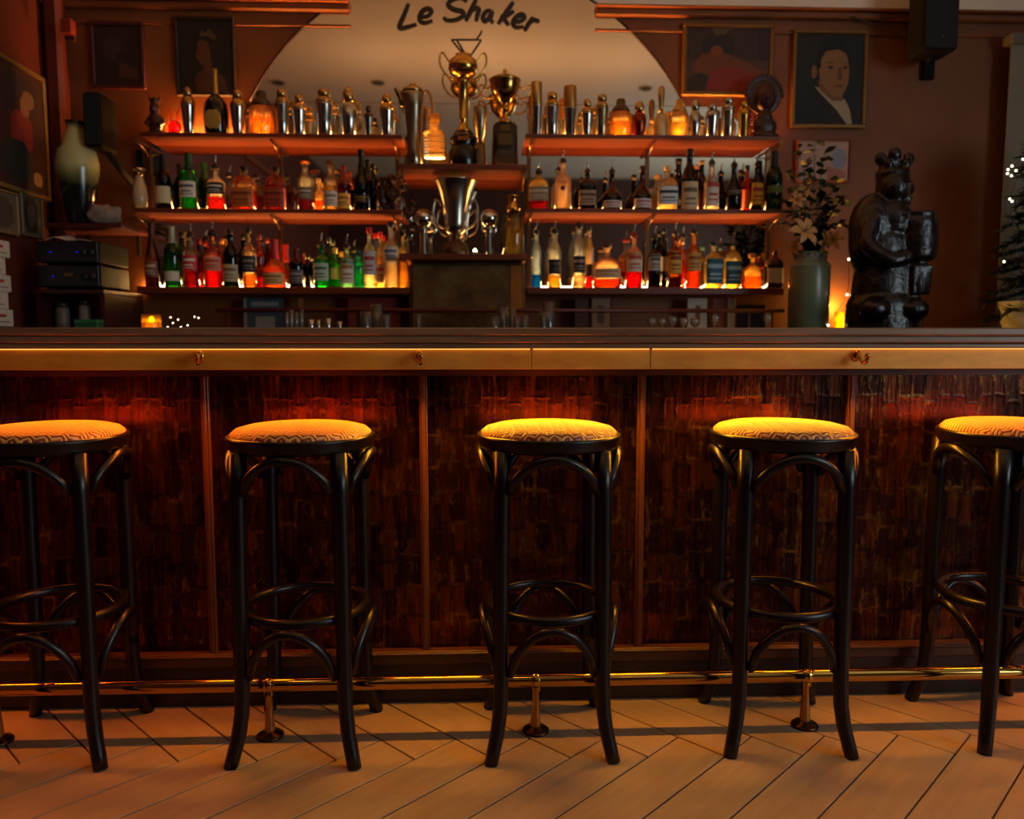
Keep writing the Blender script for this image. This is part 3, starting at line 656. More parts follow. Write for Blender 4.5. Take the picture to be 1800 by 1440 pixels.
B('BR', 1115, 30, 394, 'spirit', '#f4dcc8', '#d02018', .36, (.30, .68, '#dcc8a8', '#b83a20'), ('pourer', '#701414'), 'clear bottle with cream label over bright red liquid, with red pourer')
B('BR', 1151, 24, 398, 'spirit', '#1a1614', None, 0, (.34, .66, '#b0aaa0', '#4a4440'), ('pourer', '#14100e'), 'dark bottle with grey-white label and pourer')
B('BR', 1168, 13, 402, 'slim', '#1c1210', None, 0, (.3, .55, '#8a8078', None), ('cap', '#14100e'), 'slim dark bottle tucked behind the grey-white labelled bottle', Y=4.09)
B('BR', 1187, 25, 390, 'spirit', '#c88a2c', '#6a2a10', .2, (.26, .66, '#d8a83a', '#8a2a18'), ('pourer', '#20160e'), 'bottle with yellow label and dark foot, with pourer')
B('BR', 1199, 14, 420, 'slim', '#e8964a', '#e07a2a', .6, None, ('cap', '#c88a4a'), 'slim orange bottle between the yellow-labelled and gold bottles', Y=4.095)
B('BR', 1220, 26, 387, 'spirit', '#f0c070', '#d8862c', .56, (.30, .62, '#c8984c', '#8a4a1c'), ('pourer', '#20160e'), 'gold tequila bottle with tan label and pourer')
B('BR', 1255, 29, 424, 'flask', '#f0ecc8', '#f0dc90', .58, (.10, .68, '#1d5a70', '#9ab8b8'), ('cork', '#1c4a5a'), 'square tequila bottle with blue label and blue stopper', e=5)
B('BR', 1289, 27, 409, 'flask', '#f0ecc8', '#f0dc90', .50, (.08, .60, '#1d5a70', '#9ab8b8'), ('pourer', '#1a4a60'), 'square tequila bottle with blue label and blue pourer', e=5)
B('BR', 1324, 40, 446, 'wide', '#f0d080', '#d89a30', .4, None, ('cork', '#d0a050'), 'low wide golden flask without label', flat=.6)
B('BR', 1363, 27, 442, 'flask', '#100808', None, 0, (.14, .54, '#d0c4a8', None), ('wax', '#5a1414'), 'square black bottle with a pale round label, at the end of the lowest right shelf', e=6)
# print on the white liqueur bottle: name and emblem
def flat_text(txt, size, loc, mat, parent, name='lettering'):
    cu = bpy.data.curves.new(name, 'FONT'); cu.body = txt; cu.size = size; cu.align_x = 'CENTER'; cu.extrude = .0002; tmp = bpy.data.objects.new(name, cu); C.objects.link(tmp)
    me = bpy.data.meshes.new_from_object(tmp.evaluated_get(bpy.context.evaluated_depsgraph_get())); bpy.data.objects.remove(tmp)
    me.materials.clear(); me.materials.append(mat); o = bpy.data.objects.new(name, me); C.objects.link(o); o.parent = parent; o.location = loc; o.rotation_euler = (PI/2, 0, 0); return o
hm = wid(29, BY)/2
flat_text('MALIBU', .0175, (0, -hm-.0012, .128), M('#8a3a20', .6), mal)
m = MB(); m.ell((0, -hm+.002, .104), (.012, .004, .013), 14, 8); m.build('emblem', M('#5a2a18', .6), mal)

# ------------------------------------------------------------------ shakers on the top shelves
SIL = M('#b8b4aa', .16, 1.0, .08, 14); BRS = M('#c8a468', .24, 1.0, .1, 14); GLD = M('#d0a44a', .2, 1.0, .1, 14); CUP = M('#8a3a20', .25, .9, .1, 14)
def shaker(sh, px, w, ytop, typ, body, top, label, Y=BY, sleeve=None):
    zb = SHELFZ[sh]; p = at(px, 200, Y); H = at(px, ytop, Y).z-zb; R = wid(w, Y)/2
    o = tag(empty('cocktail_shaker', label, 'cocktail shaker', (p.x, Y, zb), 0, 'cocktail shakers on the top shelves'))
    P = lambda l: [(r*R, z*H) for r, z in l]
    if typ == 'cobbler':
        MB().lathe(P([(.62, 0), (.66, .012), (.80, .30), (.97, .60), (1, .62), (.98, .635)]), 28).build('body', body, o)
        MB().lathe(P([(1.0, .635), (.99, .66), (.90, .72), (.66, .77), (.60, .78)]), 28).build('strainer_lid', top, o)
        MB().lathe(P([(.62, .78), (.62, .87), (.58, .93), (.40, .975), (.15, 1.0), (.0, 1.0)]), 24, cap1=False).build('cap', top, o)
    elif typ == 'tall':
        MB().lathe(P([(.74, 0), (.78, .01), (.88, .34), (.97, .66), (.99, .68), (.94, .70)]), 28).build('body', body, o)
        MB().lathe(P([(.96, .70), (.93, .74), (.78, .80), (.74, .81)]), 28).build('strainer_lid', top, o)
        MB().lathe(P([(.70, .81), (.71, .92), (.62, .97), (.3, 1), (0, 1)]), 24, cap1=False).build('cap', top, o)
    elif typ == 'boston':
        MB().lathe(P([(.70, 0), (.74, .01), (.88, .54), (.98, .56), (.98, .575)]), 28).build('body', body, o)
        MB().lathe(P([(.93, .575), (.97, .60), (.86, .97), (.83, 1.0), (.0, 1.0)]), 28, cap1=False).build('upper_cup', top, o)
    elif typ == 'bell':
        MB().lathe(P([(1, 0), (1, .03), (.92, .20), (.80, .38), (.52, .46), (.34, .50)]), 28).build('body', body, o)
        MB().lathe(P([(.30, .50), (.26, .62), (.36, .80), (.36, .94), (.20, 1.0), (0, 1)]), 20, cap1=False).build('handle', top, o)
    elif typ == 'glass':
        MB().lathe(P([(.84, 0), (.90, .02), (1, .10), (1, .58), (.92, .64), (.80, .66)]), 28).build('glass_body', body, o)
        MB().lathe(P([(.84, .655), (.86, .70), (.66, .78), (.42, .84), (.42, .96), (.30, 1), (0, 1)]), 24, cap1=False).build('lid', top, o)
        if sleeve: MB().lathe(P([(.80, .03), (.94, .10), (.94, .40)]), 24).build('liquid', sleeve, o)
    elif typ == 'penguin':
        MB().lathe(P([(.62, 0), (.70, .02), (1, .42), (.98, .56), (.70, .66), (.56, .70)]), 28).build('body', body, o)
        MB().lathe(P([(.58, .70), (.68, .78), (.66, .88), (.44, .96), (.16, 1), (0, 1)]), 24, cap1=False).build('cap', top, o)
    return o
S = shaker
S('TL', 331, 24, 152, 'cobbler', SIL, BRS, 'tall silver shaker with cream-gold cap, first from the left')
S('TL', 418, 25, 156, 'cobbler', SIL, BRS, 'silver shaker with domed brass cap, right of the squat black bottle')
S('TL', 460, 42, 160, 'glass', glass('#f8dcae', .35), M('#3a2010', .4), 'amber glass shaker with dark lid on the top left shelf', sleeve=glass('#ffd288', .5))
S('TL', 496, 24, 157, 'tall', SIL, BRS, 'straight silver shaker standing right of the amber glass shaker')
S('TL', 526, 25, 165, 'cobbler', SIL, BRS, 'short silver shaker, second right of the amber glass shaker')
S('TL', 570, 30, 156, 'tall', SIL, BRS, 'broad silver shaker with stepped lid on the top left shelf')
S('TL', 613, 29, 153, 'penguin', SIL, BRS, 'tallest broad-shouldered silver shaker on the top left shelf')
S('TL', 648, 17, 185, 'cobbler', M('#7a7468', .22, 1.0), M('#5a5044', .25, 1.0), 'smallest dark grey shaker on the top left shelf')
S('TL', 680, 26, 165, 'cobbler', SIL, GLD, 'silver shaker with yellow-gold cap at the right end of the top left shelf')
S('TR', 943, 22, 145, 'boston', SIL, BRS, 'very tall two-part shaker with brass upper cup next to the black-based trophy')
S('TR', 971, 24, 162, 'tall', SIL, GLD, 'silver shaker with gold cap, second from the trophies on the top right shelf')
S('TR', 1002, 25, 152, 'boston', SIL, M('#b8843c', .34, .7), 'two-part shaker with brown-gold upper cup and dark silver base')
S('TR', 1032, 22, 174, 'cobbler', SIL, BRS, 'short silver shaker between the two-part shaker and the straight one')
S('TR', 1058, 23, 166, 'tall', M('#a89878', .24, 1.0), BRS, 'straight pale bronze shaker left of the dark-lidded amber glass shaker')
S('TR', 1091, 38, 174, 'glass', glass('#fae0a8', .4), M('#4a2a14', .4), 'round amber glass shaker with brown lid on the top right shelf', sleeve=glass('#ffd890', .55))
S('TR', 1124, 25, 178, 'penguin', CUP, BRS, 'red-brown copper shaker on the top right shelf')
S('TR', 1162, 31, 152, 'bell', M('#c8b48a', .3, .8), BRS, 'bell-shaped shaker with tall upright handle')
S('TR', 1194, 32, 175, 'glass', glass('#fff0c0', .45), M('#c89a50', .3, .6), 'brightly glowing yellow glass shaker on the top right shelf', sleeve=glass('#ffe8a0', .6))
S('TR', 1222, 21, 174, 'penguin', SIL, SIL, 'slender all-silver shaker right of the glowing yellow glass one')
S('TR', 1252, 25, 181, 'cobbler', SIL, SIL, 'plain silver cobbler shaker, third from the carved round head')
S('TR', 1280, 25, 171, 'tall', M('#b8a890', .2, 1.0), SIL, 'tall silver shaker with pale cap, second from the carved round head')
S('TR', 1308, 22, 176, 'cobbler', GLD, GLD, 'all-gold shaker beside the carved round head')
# squat black bottle with oval label among the shakers
zb = ZTL; p = at(380, 200, BY); R = wid(40, BY)/2; H = at(380, 122, BY).z-zb; pr = [(.9, 0), (1, .04), (1, .38), (.92, .48), (.60, .57), (.30, .62), (.16, .66), (.14, .97), (.17, .975), (.17, 1)]
bb = tag(MB().lathe([(r*R, z*H) for r, z in pr], 26).build('bottle', glass('#181008', .2), None, (p.x, BY, zb)), 'squat black liqueur bottle with oval gold label and gold foil neck among the shakers', 'bottle')
m = MB(); m.ell((0, -R+.003, H*.22), (R*.70, .005, H*.16), 22, 10); m.build('label', M('#c09a44', .45, .3), bb)
MB().lathe([(R*.33, H*.60), (R*.19, H*.66), (R*.165, H*.9), (R*.20, H*1.001)], 16).build('foil', M('#c8a048', .35, .7), bb)
# red devil figure
p = at(307, 215, BY); o = empty('devil_figurine', 'small red glass devil head with two horns on the top left shelf', 'figurine', (p.x, BY, ZTL))
rg = glass('#e83018', .5, .08)
m = MB(); m.ell((0, 0, .038), (.032, .026, .038), 18, 12); m.ell((0, -.026, .032), (.007, .008, .009), 10, 8); m.ell((0, -.016, .012), (.016, .012, .010), 10, 8); m.build('head', rg, o)
for sgn in (-1, 1):
    MB().tube([(sgn*.012, 0, .066), (sgn*.018, 0, .085), (sgn*.010, 0, .105), (sgn*.030, 0, .138)], [.006, .005, .004, .002], 8).build('horn', rg, o)
    MB().ell((sgn*.012, -.023, .042), (.006, .005, .005), 10, 8).build('eye', M('#1a0604', .3), o)

# ------------------------------------------------------------------ centre niche: trophies, jug, decanter
NY = 3.99
def handle(mb, pts, r): mb.tube(pts, r, 8)
ebony = M('#120b08', .22, var=.1)
# tall trophy
p = at(815, 285, NY); zc = lambda y: at(815, y, NY).z-ZNT; u = wid(1, NY)
o = empty('trophy_cup', 'tall gilt trophy cup with long stem and stepped black base', 'trophy', (p.x, NY, ZNT))
MB().lathe([(24*u, 0), (25*u, .006), (25*u, zc(268)), (22*u, zc(262)), (20*u, zc(258)), (23*u, zc(252)), (23*u, zc(244)), (18*u, zc(238)), (16*u, zc(233))], 30).build('base', ebony, o)
m = MB(); m.lathe([(15*u, zc(233)), (13*u, zc(229)), (7*u, zc(222)), (6*u, zc(214)), (8*u, zc(211)), (7*u, zc(208)), (7.5*u, zc(180)), (9*u, zc(146)), (12*u, zc(143)), (6*u, zc(140))], 24); m.build('stem', GLD, o)
m = MB(); m.lathe([(5*u, zc(141)), (12*u, zc(138)), (21*u, zc(131)), (25*u, zc(122)), (25*u, zc(114)), (22*u, zc(106)), (17*u, zc(102)), (12*u, zc(98)), (13*u, zc(96)), (5*u, zc(94)), (3*u, zc(91)), (0, zc(90))], 30, cap1=False); m.build('bowl', GLD, o)
for sg in (-1, 1):
    MB().tube(spline([(sg*22*u, 0, zc(110)), (sg*29*u, 0, zc(100)), (sg*34*u, 0, zc(93)), (sg*39*u, 0, zc(98)), (sg*39*u, 0, zc(112)), (sg*33*u, 0, zc(126)), (sg*24*u, 0, zc(136)), (sg*14*u, 0, zc(140))]), 1.7*u, 8).build('handle', GLD, o)
MB().box(-9*u, 9*u, -26*u, -22*u, zc(253), zc(246), .002).build('plaque', M('#b87434', .3, .9), o)
# covered trophy on tapered block
p = at(888, 285, NY); zc = lambda y: at(888, y, NY).z-ZNT
o = empty('trophy_cup', 'wide two-handled trophy cup with lid on a tapered black plinth', 'trophy', (p.x, NY+.02, ZNT))
m = MB(); m.lathe([(27*u, 0), (27*u, .012), (23*u, .016), (22*u, zc(262)), (21*u, zc(222)), (17*u, zc(216))], 28, e=4, sy=.8); m.build('plinth', ebony, o)
m = MB(); m.box(-12*u, 12*u, -19*u, -17.4*u, zc(258), zc(238), .002); m.box(-8*u, 8*u, -19*u, -17.4*u, zc(234), zc(222), .002); m.build('plaque', M('#6a5a34', .35, .8), o)
m = MB(); m.lathe([(13*u, zc(216)), (12*u, zc(212)), (5*u, zc(206)), (5*u, zc(196)), (8*u, zc(192)), (8*u, zc(188)), (4*u, zc(184)), (12*u, zc(176)), (21*u, zc(166)), (25*u, zc(152)), (26*u, zc(142)), (28*u, zc(139))], 30); m.build('bowl', M('#b8904a', .18, 1.0, .1), o)
m = MB(); m.lathe([(28*u, zc(139)), (24*u, zc(136)), (14*u, zc(131)), (5*u, zc(128)), (3*u, zc(126)), (4*u, zc(122)), (2*u, zc(119)), (0, zc(118))], 26, cap0=True, cap1=False); m.build('lid', GLD, o)
for sg in (-1, 1):
    MB().tube(spline([(sg*25*u, 0, zc(150)), (sg*33*u, 0, zc(154)), (sg*38*u, 0, zc(148)), (sg*44*u, 0, zc(149)), (sg*44*u, 0, zc(158)), (sg*36*u, 0, zc(169)), (sg*22*u, 0, zc(171))]), 1.7*u, 8).build('handle', GLD, o)
# slender goblet between them
p = at(846, 285, NY); zc = lambda y: at(846, y, NY).z-ZNT
o = empty('silver_goblet', 'slender dull silver goblet between the two trophies', 'goblet', (p.x-.004, NY+.075, ZNT))
MB().lathe([(11*u, 0), (11*u, zc(279)), (9*u, zc(262)), (8.5*u, zc(246))], 20, e=4).build('base', M('#8a6a40', .4, .6), o)
MB().lathe([(7*u, zc(246)), (5*u, zc(240)), (8*u, zc(232)), (11*u, zc(205)), (13*u, zc(184)), (12*u, zc(180)), (10*u, zc(181)), (6*u, zc(226))], 24).build('cup', M('#9a8a74', .28, .95), o)
# cocktail jug with spout
p = at(727, 283, NY); zc = lambda y: at(727, y, NY).z-ZNT
o = empty('cocktail_jug', 'tall silver cocktail jug with spout and wicker-wrapped handle', 'jug', (p.x, NY, ZNT))
MB().lathe([(15*u, 0), (16*u, .004), (14*u, zc(262)), (14.5*u, zc(230)), (17*u, zc(190)), (20*u, zc(168)), (19*u, zc(163))], 30).build('body', M('#a89a80', .22, 1.0, .12), o)
MB().lathe([(19.5*u, zc(163)), (17*u, zc(157)), (9*u, zc(152)), (5*u, zc(150)), (5*u, zc(147)), (0, zc(146))], 26, cap1=False).build('lid', BRS, o)
m = MB(); m.tube(spline([(-14*u, 0, zc(186)), (-20*u, 0, zc(172)), (-26*u, 0, zc(160)), (-30*u, 0, zc(156))]), [7*u]*6+[5.5*u]*6+[3.6*u]*7, 10); m.build('spout', M('#8a7a60', .25, 1.0), o)
MB().tube(spline([(17*u, 0, zc(165)), (24*u, 0, zc(160)), (31*u, 0, zc(172)), (33*u, 0, zc(200)), (27*u, 0, zc(228)), (15*u, 0, zc(238))]), 2.6*u, 8).build('handle', M('#a87a44', .5), o)
# cut glass decanter
p = at(765, 283, NY); zc = lambda y: at(765, y, NY).z-ZNT
dg = glass('#ffdc9c', .5, .08)
m = MB()
for j in range(7): m.lathe([(17.5*u, zc(281-j*5.4)), (19.3*u, zc(278.5-j*5.4)), (17.5*u, zc(276.2-j*5.4))], 14, e=5, cap0=j == 0, cap1=False, smooth=False)
m.lathe([(18.5*u, zc(243)), (17*u, zc(240)), (9*u, zc(236)), (8*u, zc(232)), (10*u, zc(229)), (8*u, zc(226))], 14, e=4, cap0=False)
dec = tag(m.build('cut_glass_decanter', dg, None, (p.x, 3.925, ZNT)), 'glowing cut glass decanter with square stopper on the raised centre shelf', 'decanter')
m = MB(); m.lathe([(6*u, zc(226)), (11*u, zc(222)), (12*u, zc(214)), (10*u, zc(208)), (5*u, zc(206))], 10, e=3, smooth=False); m.build('stopper', dg, dec)
# big champagne cup
p = at(801, 440, NY); zc = lambda y: at(801, y, NY).z-ZNB
sil2 = M('#b0a898', .24, 1.0, .06, 10)
o = empty('champagne_cup', 'big flared silver champagne cup on a round foot', 'cup', (p.x, NY-.01, ZNB))
MB().lathe([(24*u, 0), (24*u, .008), (20*u, zc(430)), (9*u, zc(424)), (8*u, zc(418)), (12*u, zc(412))], 30).build('foot', M('#5a4634', .3, .8), o)
MB().lathe([(11*u, zc(413)), (18*u, zc(407)), (19*u, zc(395)), (21*u, zc(370)), (27*u, zc(340)), (36*u, zc(320)), (37*u, zc(318)), (34*u, zc(320)), (24*u, zc(342)), (10*u, zc(400))], 40).build('body', sil2, o)
MB().tube(spline([(23*u, 0, zc(362)), (33*u, 0, zc(352)), (38*u, 0, zc(370)), (34*u, 0, zc(392)), (20*u, 0, zc(402))]), 2.2*u, 8).build('handle', sil2, o)
MB().tube(spline([(-23*u, 0, zc(362)), (-33*u, 0, zc(352)), (-38*u, 0, zc(370)), (-34*u, 0, zc(392)), (-20*u, 0, zc(402))]), 2.2*u, 8).build('handle', sil2, o)
# two ball shakers
for px, lab in ((745, 'mirror-bright ball on a silver stand, left of the champagne cup'), (860, 'mirror-bright ball on a silver stand, right of the champagne cup')):
    p = at(px, 440, 3.95); zc = lambda y: at(px, y, 3.95).z-ZNB; u2 = wid(1, 3.95)
    o = empty('ball_stand', lab, 'ornament', (p.x, 3.95, ZNB), 0, 'mirror balls beside the champagne cup')
    MB().lathe([(9*u2, 0), (9*u2, .004), (7*u2, zc(434)), (6.5*u2, zc(412)), (5*u2, zc(404)), (8*u2, zc(399))], 22).build('stand', M('#9a948a', .15, 1.0), o)
    m = MB(); m.ell((0, 0, zc(384)), 16*u2, 28, 18); m.build('ball', M('#d8d4cc', .04, 1.0, .02), o)
    m = MB(); m.tube([(16.3*u2*math.cos(2*PI*i/32), 16.3*u2*math.sin(2*PI*i/32), zc(384)) for i in range(32)], .0012, 6, True); m.build('band', M('#7a746a', .2, 1.0), o)
# glass carafe with gold neck
p = at(902, 440, 3.97); zc = lambda y: at(902, y, 3.97).z-ZNB
o = empty('glass_carafe', 'clear olive glass carafe with gold collar beside the right ball', 'carafe', (p.x, 3.98, ZNB))
MB().lathe([(18*u, 0), (19*u, .006), (19*u, zc(390)), (15*u, zc(378)), (10*u, zc(372))], 24).build('glass_body', glass('#b8a868', .12), o)
MB().lathe([(11*u, zc(372)), (12*u, zc(366)), (8*u, zc(360)), (8*u, zc(345)), (10*u, zc(343)), (0, zc(342))], 20, cap1=False).build('collar', M('#d8a040', .12, 1.0), o)
# dark red ornament hanging left of the niche
p = at(709, 348, 3.9); m = MB(); rr = random.Random(3)
o = empty('red_ornament', 'dangling ornament of dark red glass leaves at the left of the centre niche', 'ornament', (p.x, 3.865, at(709, 404, 3.9).z))
hz = at(709, 297, 3.9).z-o.location.z
MB().tube([(0, 0, 0), (.003, 0, hz*.5), (0, 0, hz)], .0022, 6).build('wire', M('#2a1a10', .4, .5), o)
for i in range(16):
    z = hz*(.04+.9*i/16); a = rr.uniform(0, 6.28); ln = rr.uniform(.032, .060); q = Vector((math.cos(a)*ln, math.sin(a)*ln*.5, -ln*.6))
    sd = Vector((-math.sin(a), math.cos(a)*.5, .2))*.014
    m = MB(); b0 = Vector((0, 0, z)); m.add([b0, b0+q*.5+sd, b0+q, b0+q*.5-sd, b0+q*.5+Vector((0, 0, .004))], [(0, 1, 4), (1, 2, 4), (2, 3, 4), (3, 0, 4), (0, 3, 2, 1)])
    m.build('leaf', glass('#b82818', .3) if i % 3 else M('#1f1a10', .4), o)
# little candle in front of the cup
p = at(835, 440, 3.91); o = empty('tealight', 'tiny bright tealight at the front of the lower centre shelf', 'candle', (p.x, 3.905, ZNB))
MB().lathe([(.012, 0), (.013, .010), (.012, .012)], 16).build('cup', M('#c8c0b0', .3, .9), o)
MB().lathe([(.009, .012), (.010, .016), (.006, .024), (0, .028)], 12, cap1=False).build('flame', emit((1, .78, .36), 14), o)

# ------------------------------------------------------------------ pictures
def picture(name, label, px0, py0, px1, py1, fr, shapes, frame_mat, canvas, Y=YB, tilt=0):
    a = at(px0, py0, Y); b = at(px1, py1, Y); w = b.x-a.x; h = a.z-b.z
    o = empty(name, label, 'picture', ((a.x+b.x)/2, Y-.024, b.z))
    f = MB(); q = fr
    for x0, x1, z0, z1 in ((-w/2, w/2, 0, q), (-w/2, w/2, h-q, h), (-w/2, -w/2+q, q, h-q), (w/2-q, w/2, q, h-q)): f.box(x0, x1, -.006, .022, z0, z1, .004)
    f.build('frame', frame_mat, o)
    MB().box(-w/2+q, w/2-q, .004, .016, q, h-q).build('canvas', canvas, o)
    iw, ih = w-2*q, h-2*q; m = MB(); mats = []
    for i, (col, pts) in enumerate(shapes):
        m.k = i; mats.append(M(col, .75, var=.10, scale=14))
        P = [(-iw/2+x*iw, q+(1-y)*ih) for x, y in pts]
        ar = sum(P[k][0]*P[(k+1) % len(P)][1]-P[(k+1) % len(P)][0]*P[k][1] for k in range(len(P)))
        if ar < 0: P = P[::-1]
        d = .0034-.00030*i
        m.add([(x, d, z) for x, z in P], [tuple(range(len(P)))], False)
    if shapes: m.build('painted_figure', mats, o)
    return o
def oval(cx, cy_, rx, ry, n=18, a0=0, a1=360): return [(cx+rx*math.cos(math.radians(a0+(a1-a0)*i/n)), cy_+ry*math.sin(math.radians(a0+(a1-a0)*i/n))) for i in range(n)]
gilt = M('#7a5424', .42, .6, .2); darkfr = M('#2a140c', .5)
# painted man in a dark suit
picture('portrait_painting', 'painted portrait of a dark-haired man in a dark suit and white shirt', 1392, 54, 1517, 228, .020, [
    ('#0f1110', oval(.55, .30, .26, .26)),                                                   # hair
    ('#1a1a18', [(.02, 1), (.06, .90), (.22, .70), (.34, .60), (.50, .62), (.70, .76), (.86, .92), (.90, 1)]),   # jacket
    ('#a89478', [(.28, .58), (.38, .60), (.56, .72), (.74, .72), (.82, .84), (.86, 1), (.78, 1), (.62, .84), (.40, .68)]),   # shirt
    ('#7a5230', [(.33, .50), (.36, .62), (.55, .74), (.70, .74), (.72, .62)]),                # neck
    ('#7d5530', oval(.27, .42, .045, .075)),                                                 # ear
    ('#8a5f38', [(.36, .20), (.44, .16), (.60, .15), (.72, .19), (.77, .30), (.79, .42), (.78, .54), (.73, .64), (.66, .70), (.58, .69), (.46, .62), (.36, .52), (.33, .38)]),   # face
    ('#12110f', [(.30, .40), (.32, .22), (.42, .12), (.62, .10), (.76, .16), (.80, .28), (.74, .22), (.62, .17), (.44, .19), (.37, .27), (.36, .38)]),   # hair front
    ('#241609', [(.43, .325), (.50, .305), (.57, .325), (.50, .318)]), ('#241609', [(.68, .335), (.73, .315), (.78, .335), (.73, .325)]),
    ('#1d120a', oval(.51, .37, .038, .016)), ('#1d120a', oval(.725, .37, .032, .015)),
    ('#6a4424', [(.63, .37), (.66, .37), (.69, .49), (.66, .51), (.61, .50)]),
    ('#6a3220', [(.57, .572), (.64, .56), (.72, .572), (.66, .592)]),
    ], gilt, M('#141816', .7, var=.2))
# abstract reclining painting
picture('landscape_painting', 'wide gilt-framed painting of a reclining figure in dull red', 1199, 43, 1355, 172, .022, [
    ('#3a2a26', [(0, 0), (1, 0), (1, .5), (0, .5)]), ('#2a2420', oval(.38, .28, .20, .22)),
    ('#6a3a22', [(.05, .62), (.18, .42), (.36, .36), (.52, .42), (.70, .52), (.92, .66), (1, .72), (1, 1), (.25, 1), (.30, .72), (.16, .74)]),
    ('#7a4428', oval(.36, .36, .075, .085)), ('#7a2a1c', [(.24, .98), (.30, .66), (.52, .60), (.80, .70), (1, .74), (1, 1), (.24, 1)]),
    ('#2a2220', [(.02, 1), (.02, .80), (.18, .70), (.26, .76), (.22, 1)]), ('#5a4a34', [(.30, 0), (.52, 0), (.46, .10), (.34, .12)]), ('#2c2430', [(.86, .02), (1, .02), (1, .5), (.88, .46)]),
    ], gilt, M('#4a322a', .7))
# dim picture at the left corner
picture('small_painting', 'dim dark red painting in a plain frame near the left corner', 160, 40, 260, 160, .020, [
    ('#3a2418', oval(.40, .38, .22, .20)), ('#2a1410', oval(.62, .66, .20, .24)), ('#4a2a18', [(.55, .60), (.92, .72), (.92, .9), (.50, .86)])], M('#4a1a14', .5), M('#2c120e', .7))
# profile bust of a woman with a headband, generic
picture('portrait_painting', 'dark painted profile of a woman in a tiara and pale dress', 308, 31, 418, 172, .016, [
    ('#1a1612', oval(.60, .40, .20, .22)),
    ('#4a2c1e', [(.34, 1), (.28, .82), (.36, .72), (.52, .66), (.70, .70), (.84, .78), (.92, 1)]),
    ('#54301c', [(.46, .58), (.62, .56), (.64, .74), (.46, .74)]),
    ('#5a341e', [(.36, .30), (.50, .24), (.60, .32), (.60, .54), (.50, .62), (.40, .60), (.36, .54), (.31, .50), (.35, .44)]),
    ('#1c1612', [(.40, .26), (.56, .20), (.76, .28), (.80, .46), (.68, .56), (.60, .44), (.56, .30)]),
    ('#54402a', [(.40, .24), (.44, .14), (.52, .18), (.58, .12), (.66, .18), (.72, .22), (.70, .28), (.56, .22)]),
    ('#8a6426', [(.62, .66), (.68, .66), (.74, 1), (.64, 1)]),
    ], darkfr, M('#14120f', .7))
# pale pink print
picture('framed_print', 'small pale pink print with a blue patch, behind the flowers', 1398, 246, 1490, 322, .010, [
    ('#b89080', [(0, 0), (1, 0), (1, 1), (0, 1)]), ('#8a8a98', oval(.80, .44, .16, .26)), ('#a86a5c', [(.55, .62), (.95, .78), (.95, 1), (.6, 1)]), ('#6a3a30', oval(.22, .52, .06, .08))], M('#6a2a18', .5), M('#c0a090', .7))

# ------------------------------------------------------------------ things on the left
blackbox = M('#0a0a0b', .75, var=.1, spec=.2)
# loudspeaker on a wall bracket, left
Y0 = 3.80; a = at(143, 160, Y0); b = at(208, 258, Y0); b.x = at(208, 258, Y0+.17).x
o = empty('loudspeaker', 'black loudspeaker on a wall bracket left of the bottle shelves', 'loudspeaker', ((a.x+b.x)/2, Y0, b.z))
w, h = b.x-a.x, a.z-b.z
MB().box(-w/2, w/2, 0, .17, 0, h, .01).build('cabinet', blackbox, o)
MB().box(-w/2+.008, w/2-.008, -.004, 0, .01, h-.01, .003).build('grille', M('#121212', .8, bump=.3, scale=400), o)
m = MB(); m.tube([(w*.2, .10, 0), (w*.55, .16, -.06), (w*.95, YB-Y0-.02, -.16)], .016, 8); m.box(w*.75, w*1.15, YB-Y0-.03, YB-Y0-.002, -.24, .06); m.build('bracket', blackbox, o)
# equipment shelf, vase, crumpled paper
Y0 = 3.82; zsh = at(160, 392, Y0).z; xa_, xb_ = XL+.11, at(214, 392, Y0).x
o = empty('corner_shelf', 'short dark red shelf in the left corner under the glazed vase', 'shelf', ((xa_+xb_)/2, 3.95, zsh-.02))
MB().box(xa_-o.location.x, xb_-o.location.x, -.13, .19, 0, .02, .003).build('board', wood('#5a1f14', '#35100a', .45), o)
for sx_ in (-.12, .12): MB().prism([(sx_-.005, -.001), (sx_-.005, -.10), (sx_+.005, -.10), (sx_+.005, -.001)], .165, .19).build('bracket', M('#1a100c', .5), o)
vz = N('dripping_green_glaze'); sp2 = vz.n('ShaderNodeSeparateXYZ', {0: vz.obj()}); nz = vz.noise(vz.mapping(vz.obj(), (1, 1, .3)), 22, 5)
hh = vz.math('ADD', sp2.outputs[2], vz.math('MULTIPLY', vz.math('SUBTRACT', nz, .5), .05))
vz.bsdf(Base_Color=vz.ramp(hh, [(.17, '#141a18'), (.22, '#7a7a48'), (.27, '#c8c084'), (.43, '#c8bc80'), (.46, '#1e1a14')]), Roughness=.16); vz = vz.m
Yv = 3.88; u = wid(1, Yv); p = at(141, 390, Yv); zc = lambda y: at(141, y, Yv).z-zsh
tag(MB().lathe([(18*u, 0), (20*u, .01), (27*u, zc(345)), (33*u, zc(305)), (34*u, zc(288)), (30*u, zc(266)), (23*u, zc(258)), (22*u, zc(252)), (17*u, zc(236)), (13*u, zc(226)), (14*u, zc(219)), (17*u, zc(215)), (15*u, zc(215)), (11*u, zc(228))], 32).build('glazed_vase', vz, None, (p.x, Yv, zsh)), 'bulbous vase with pale green dripping glaze and dark foot', 'vase')
rr = random.Random(11)
m = MB(); m.ell((0, 0, .042), (.082, .05, .045), 22, 14); m.v = [tuple(Vector(v)*(1+.26*noise.noise(Vector(v)*32))) for v in m.v]
zz = min(v[2] for v in m.v); m.v = [(x, y, max(0, z-zz-.006)) for x, y, z in m.v]; m.sm = [False]*len(m.sm)
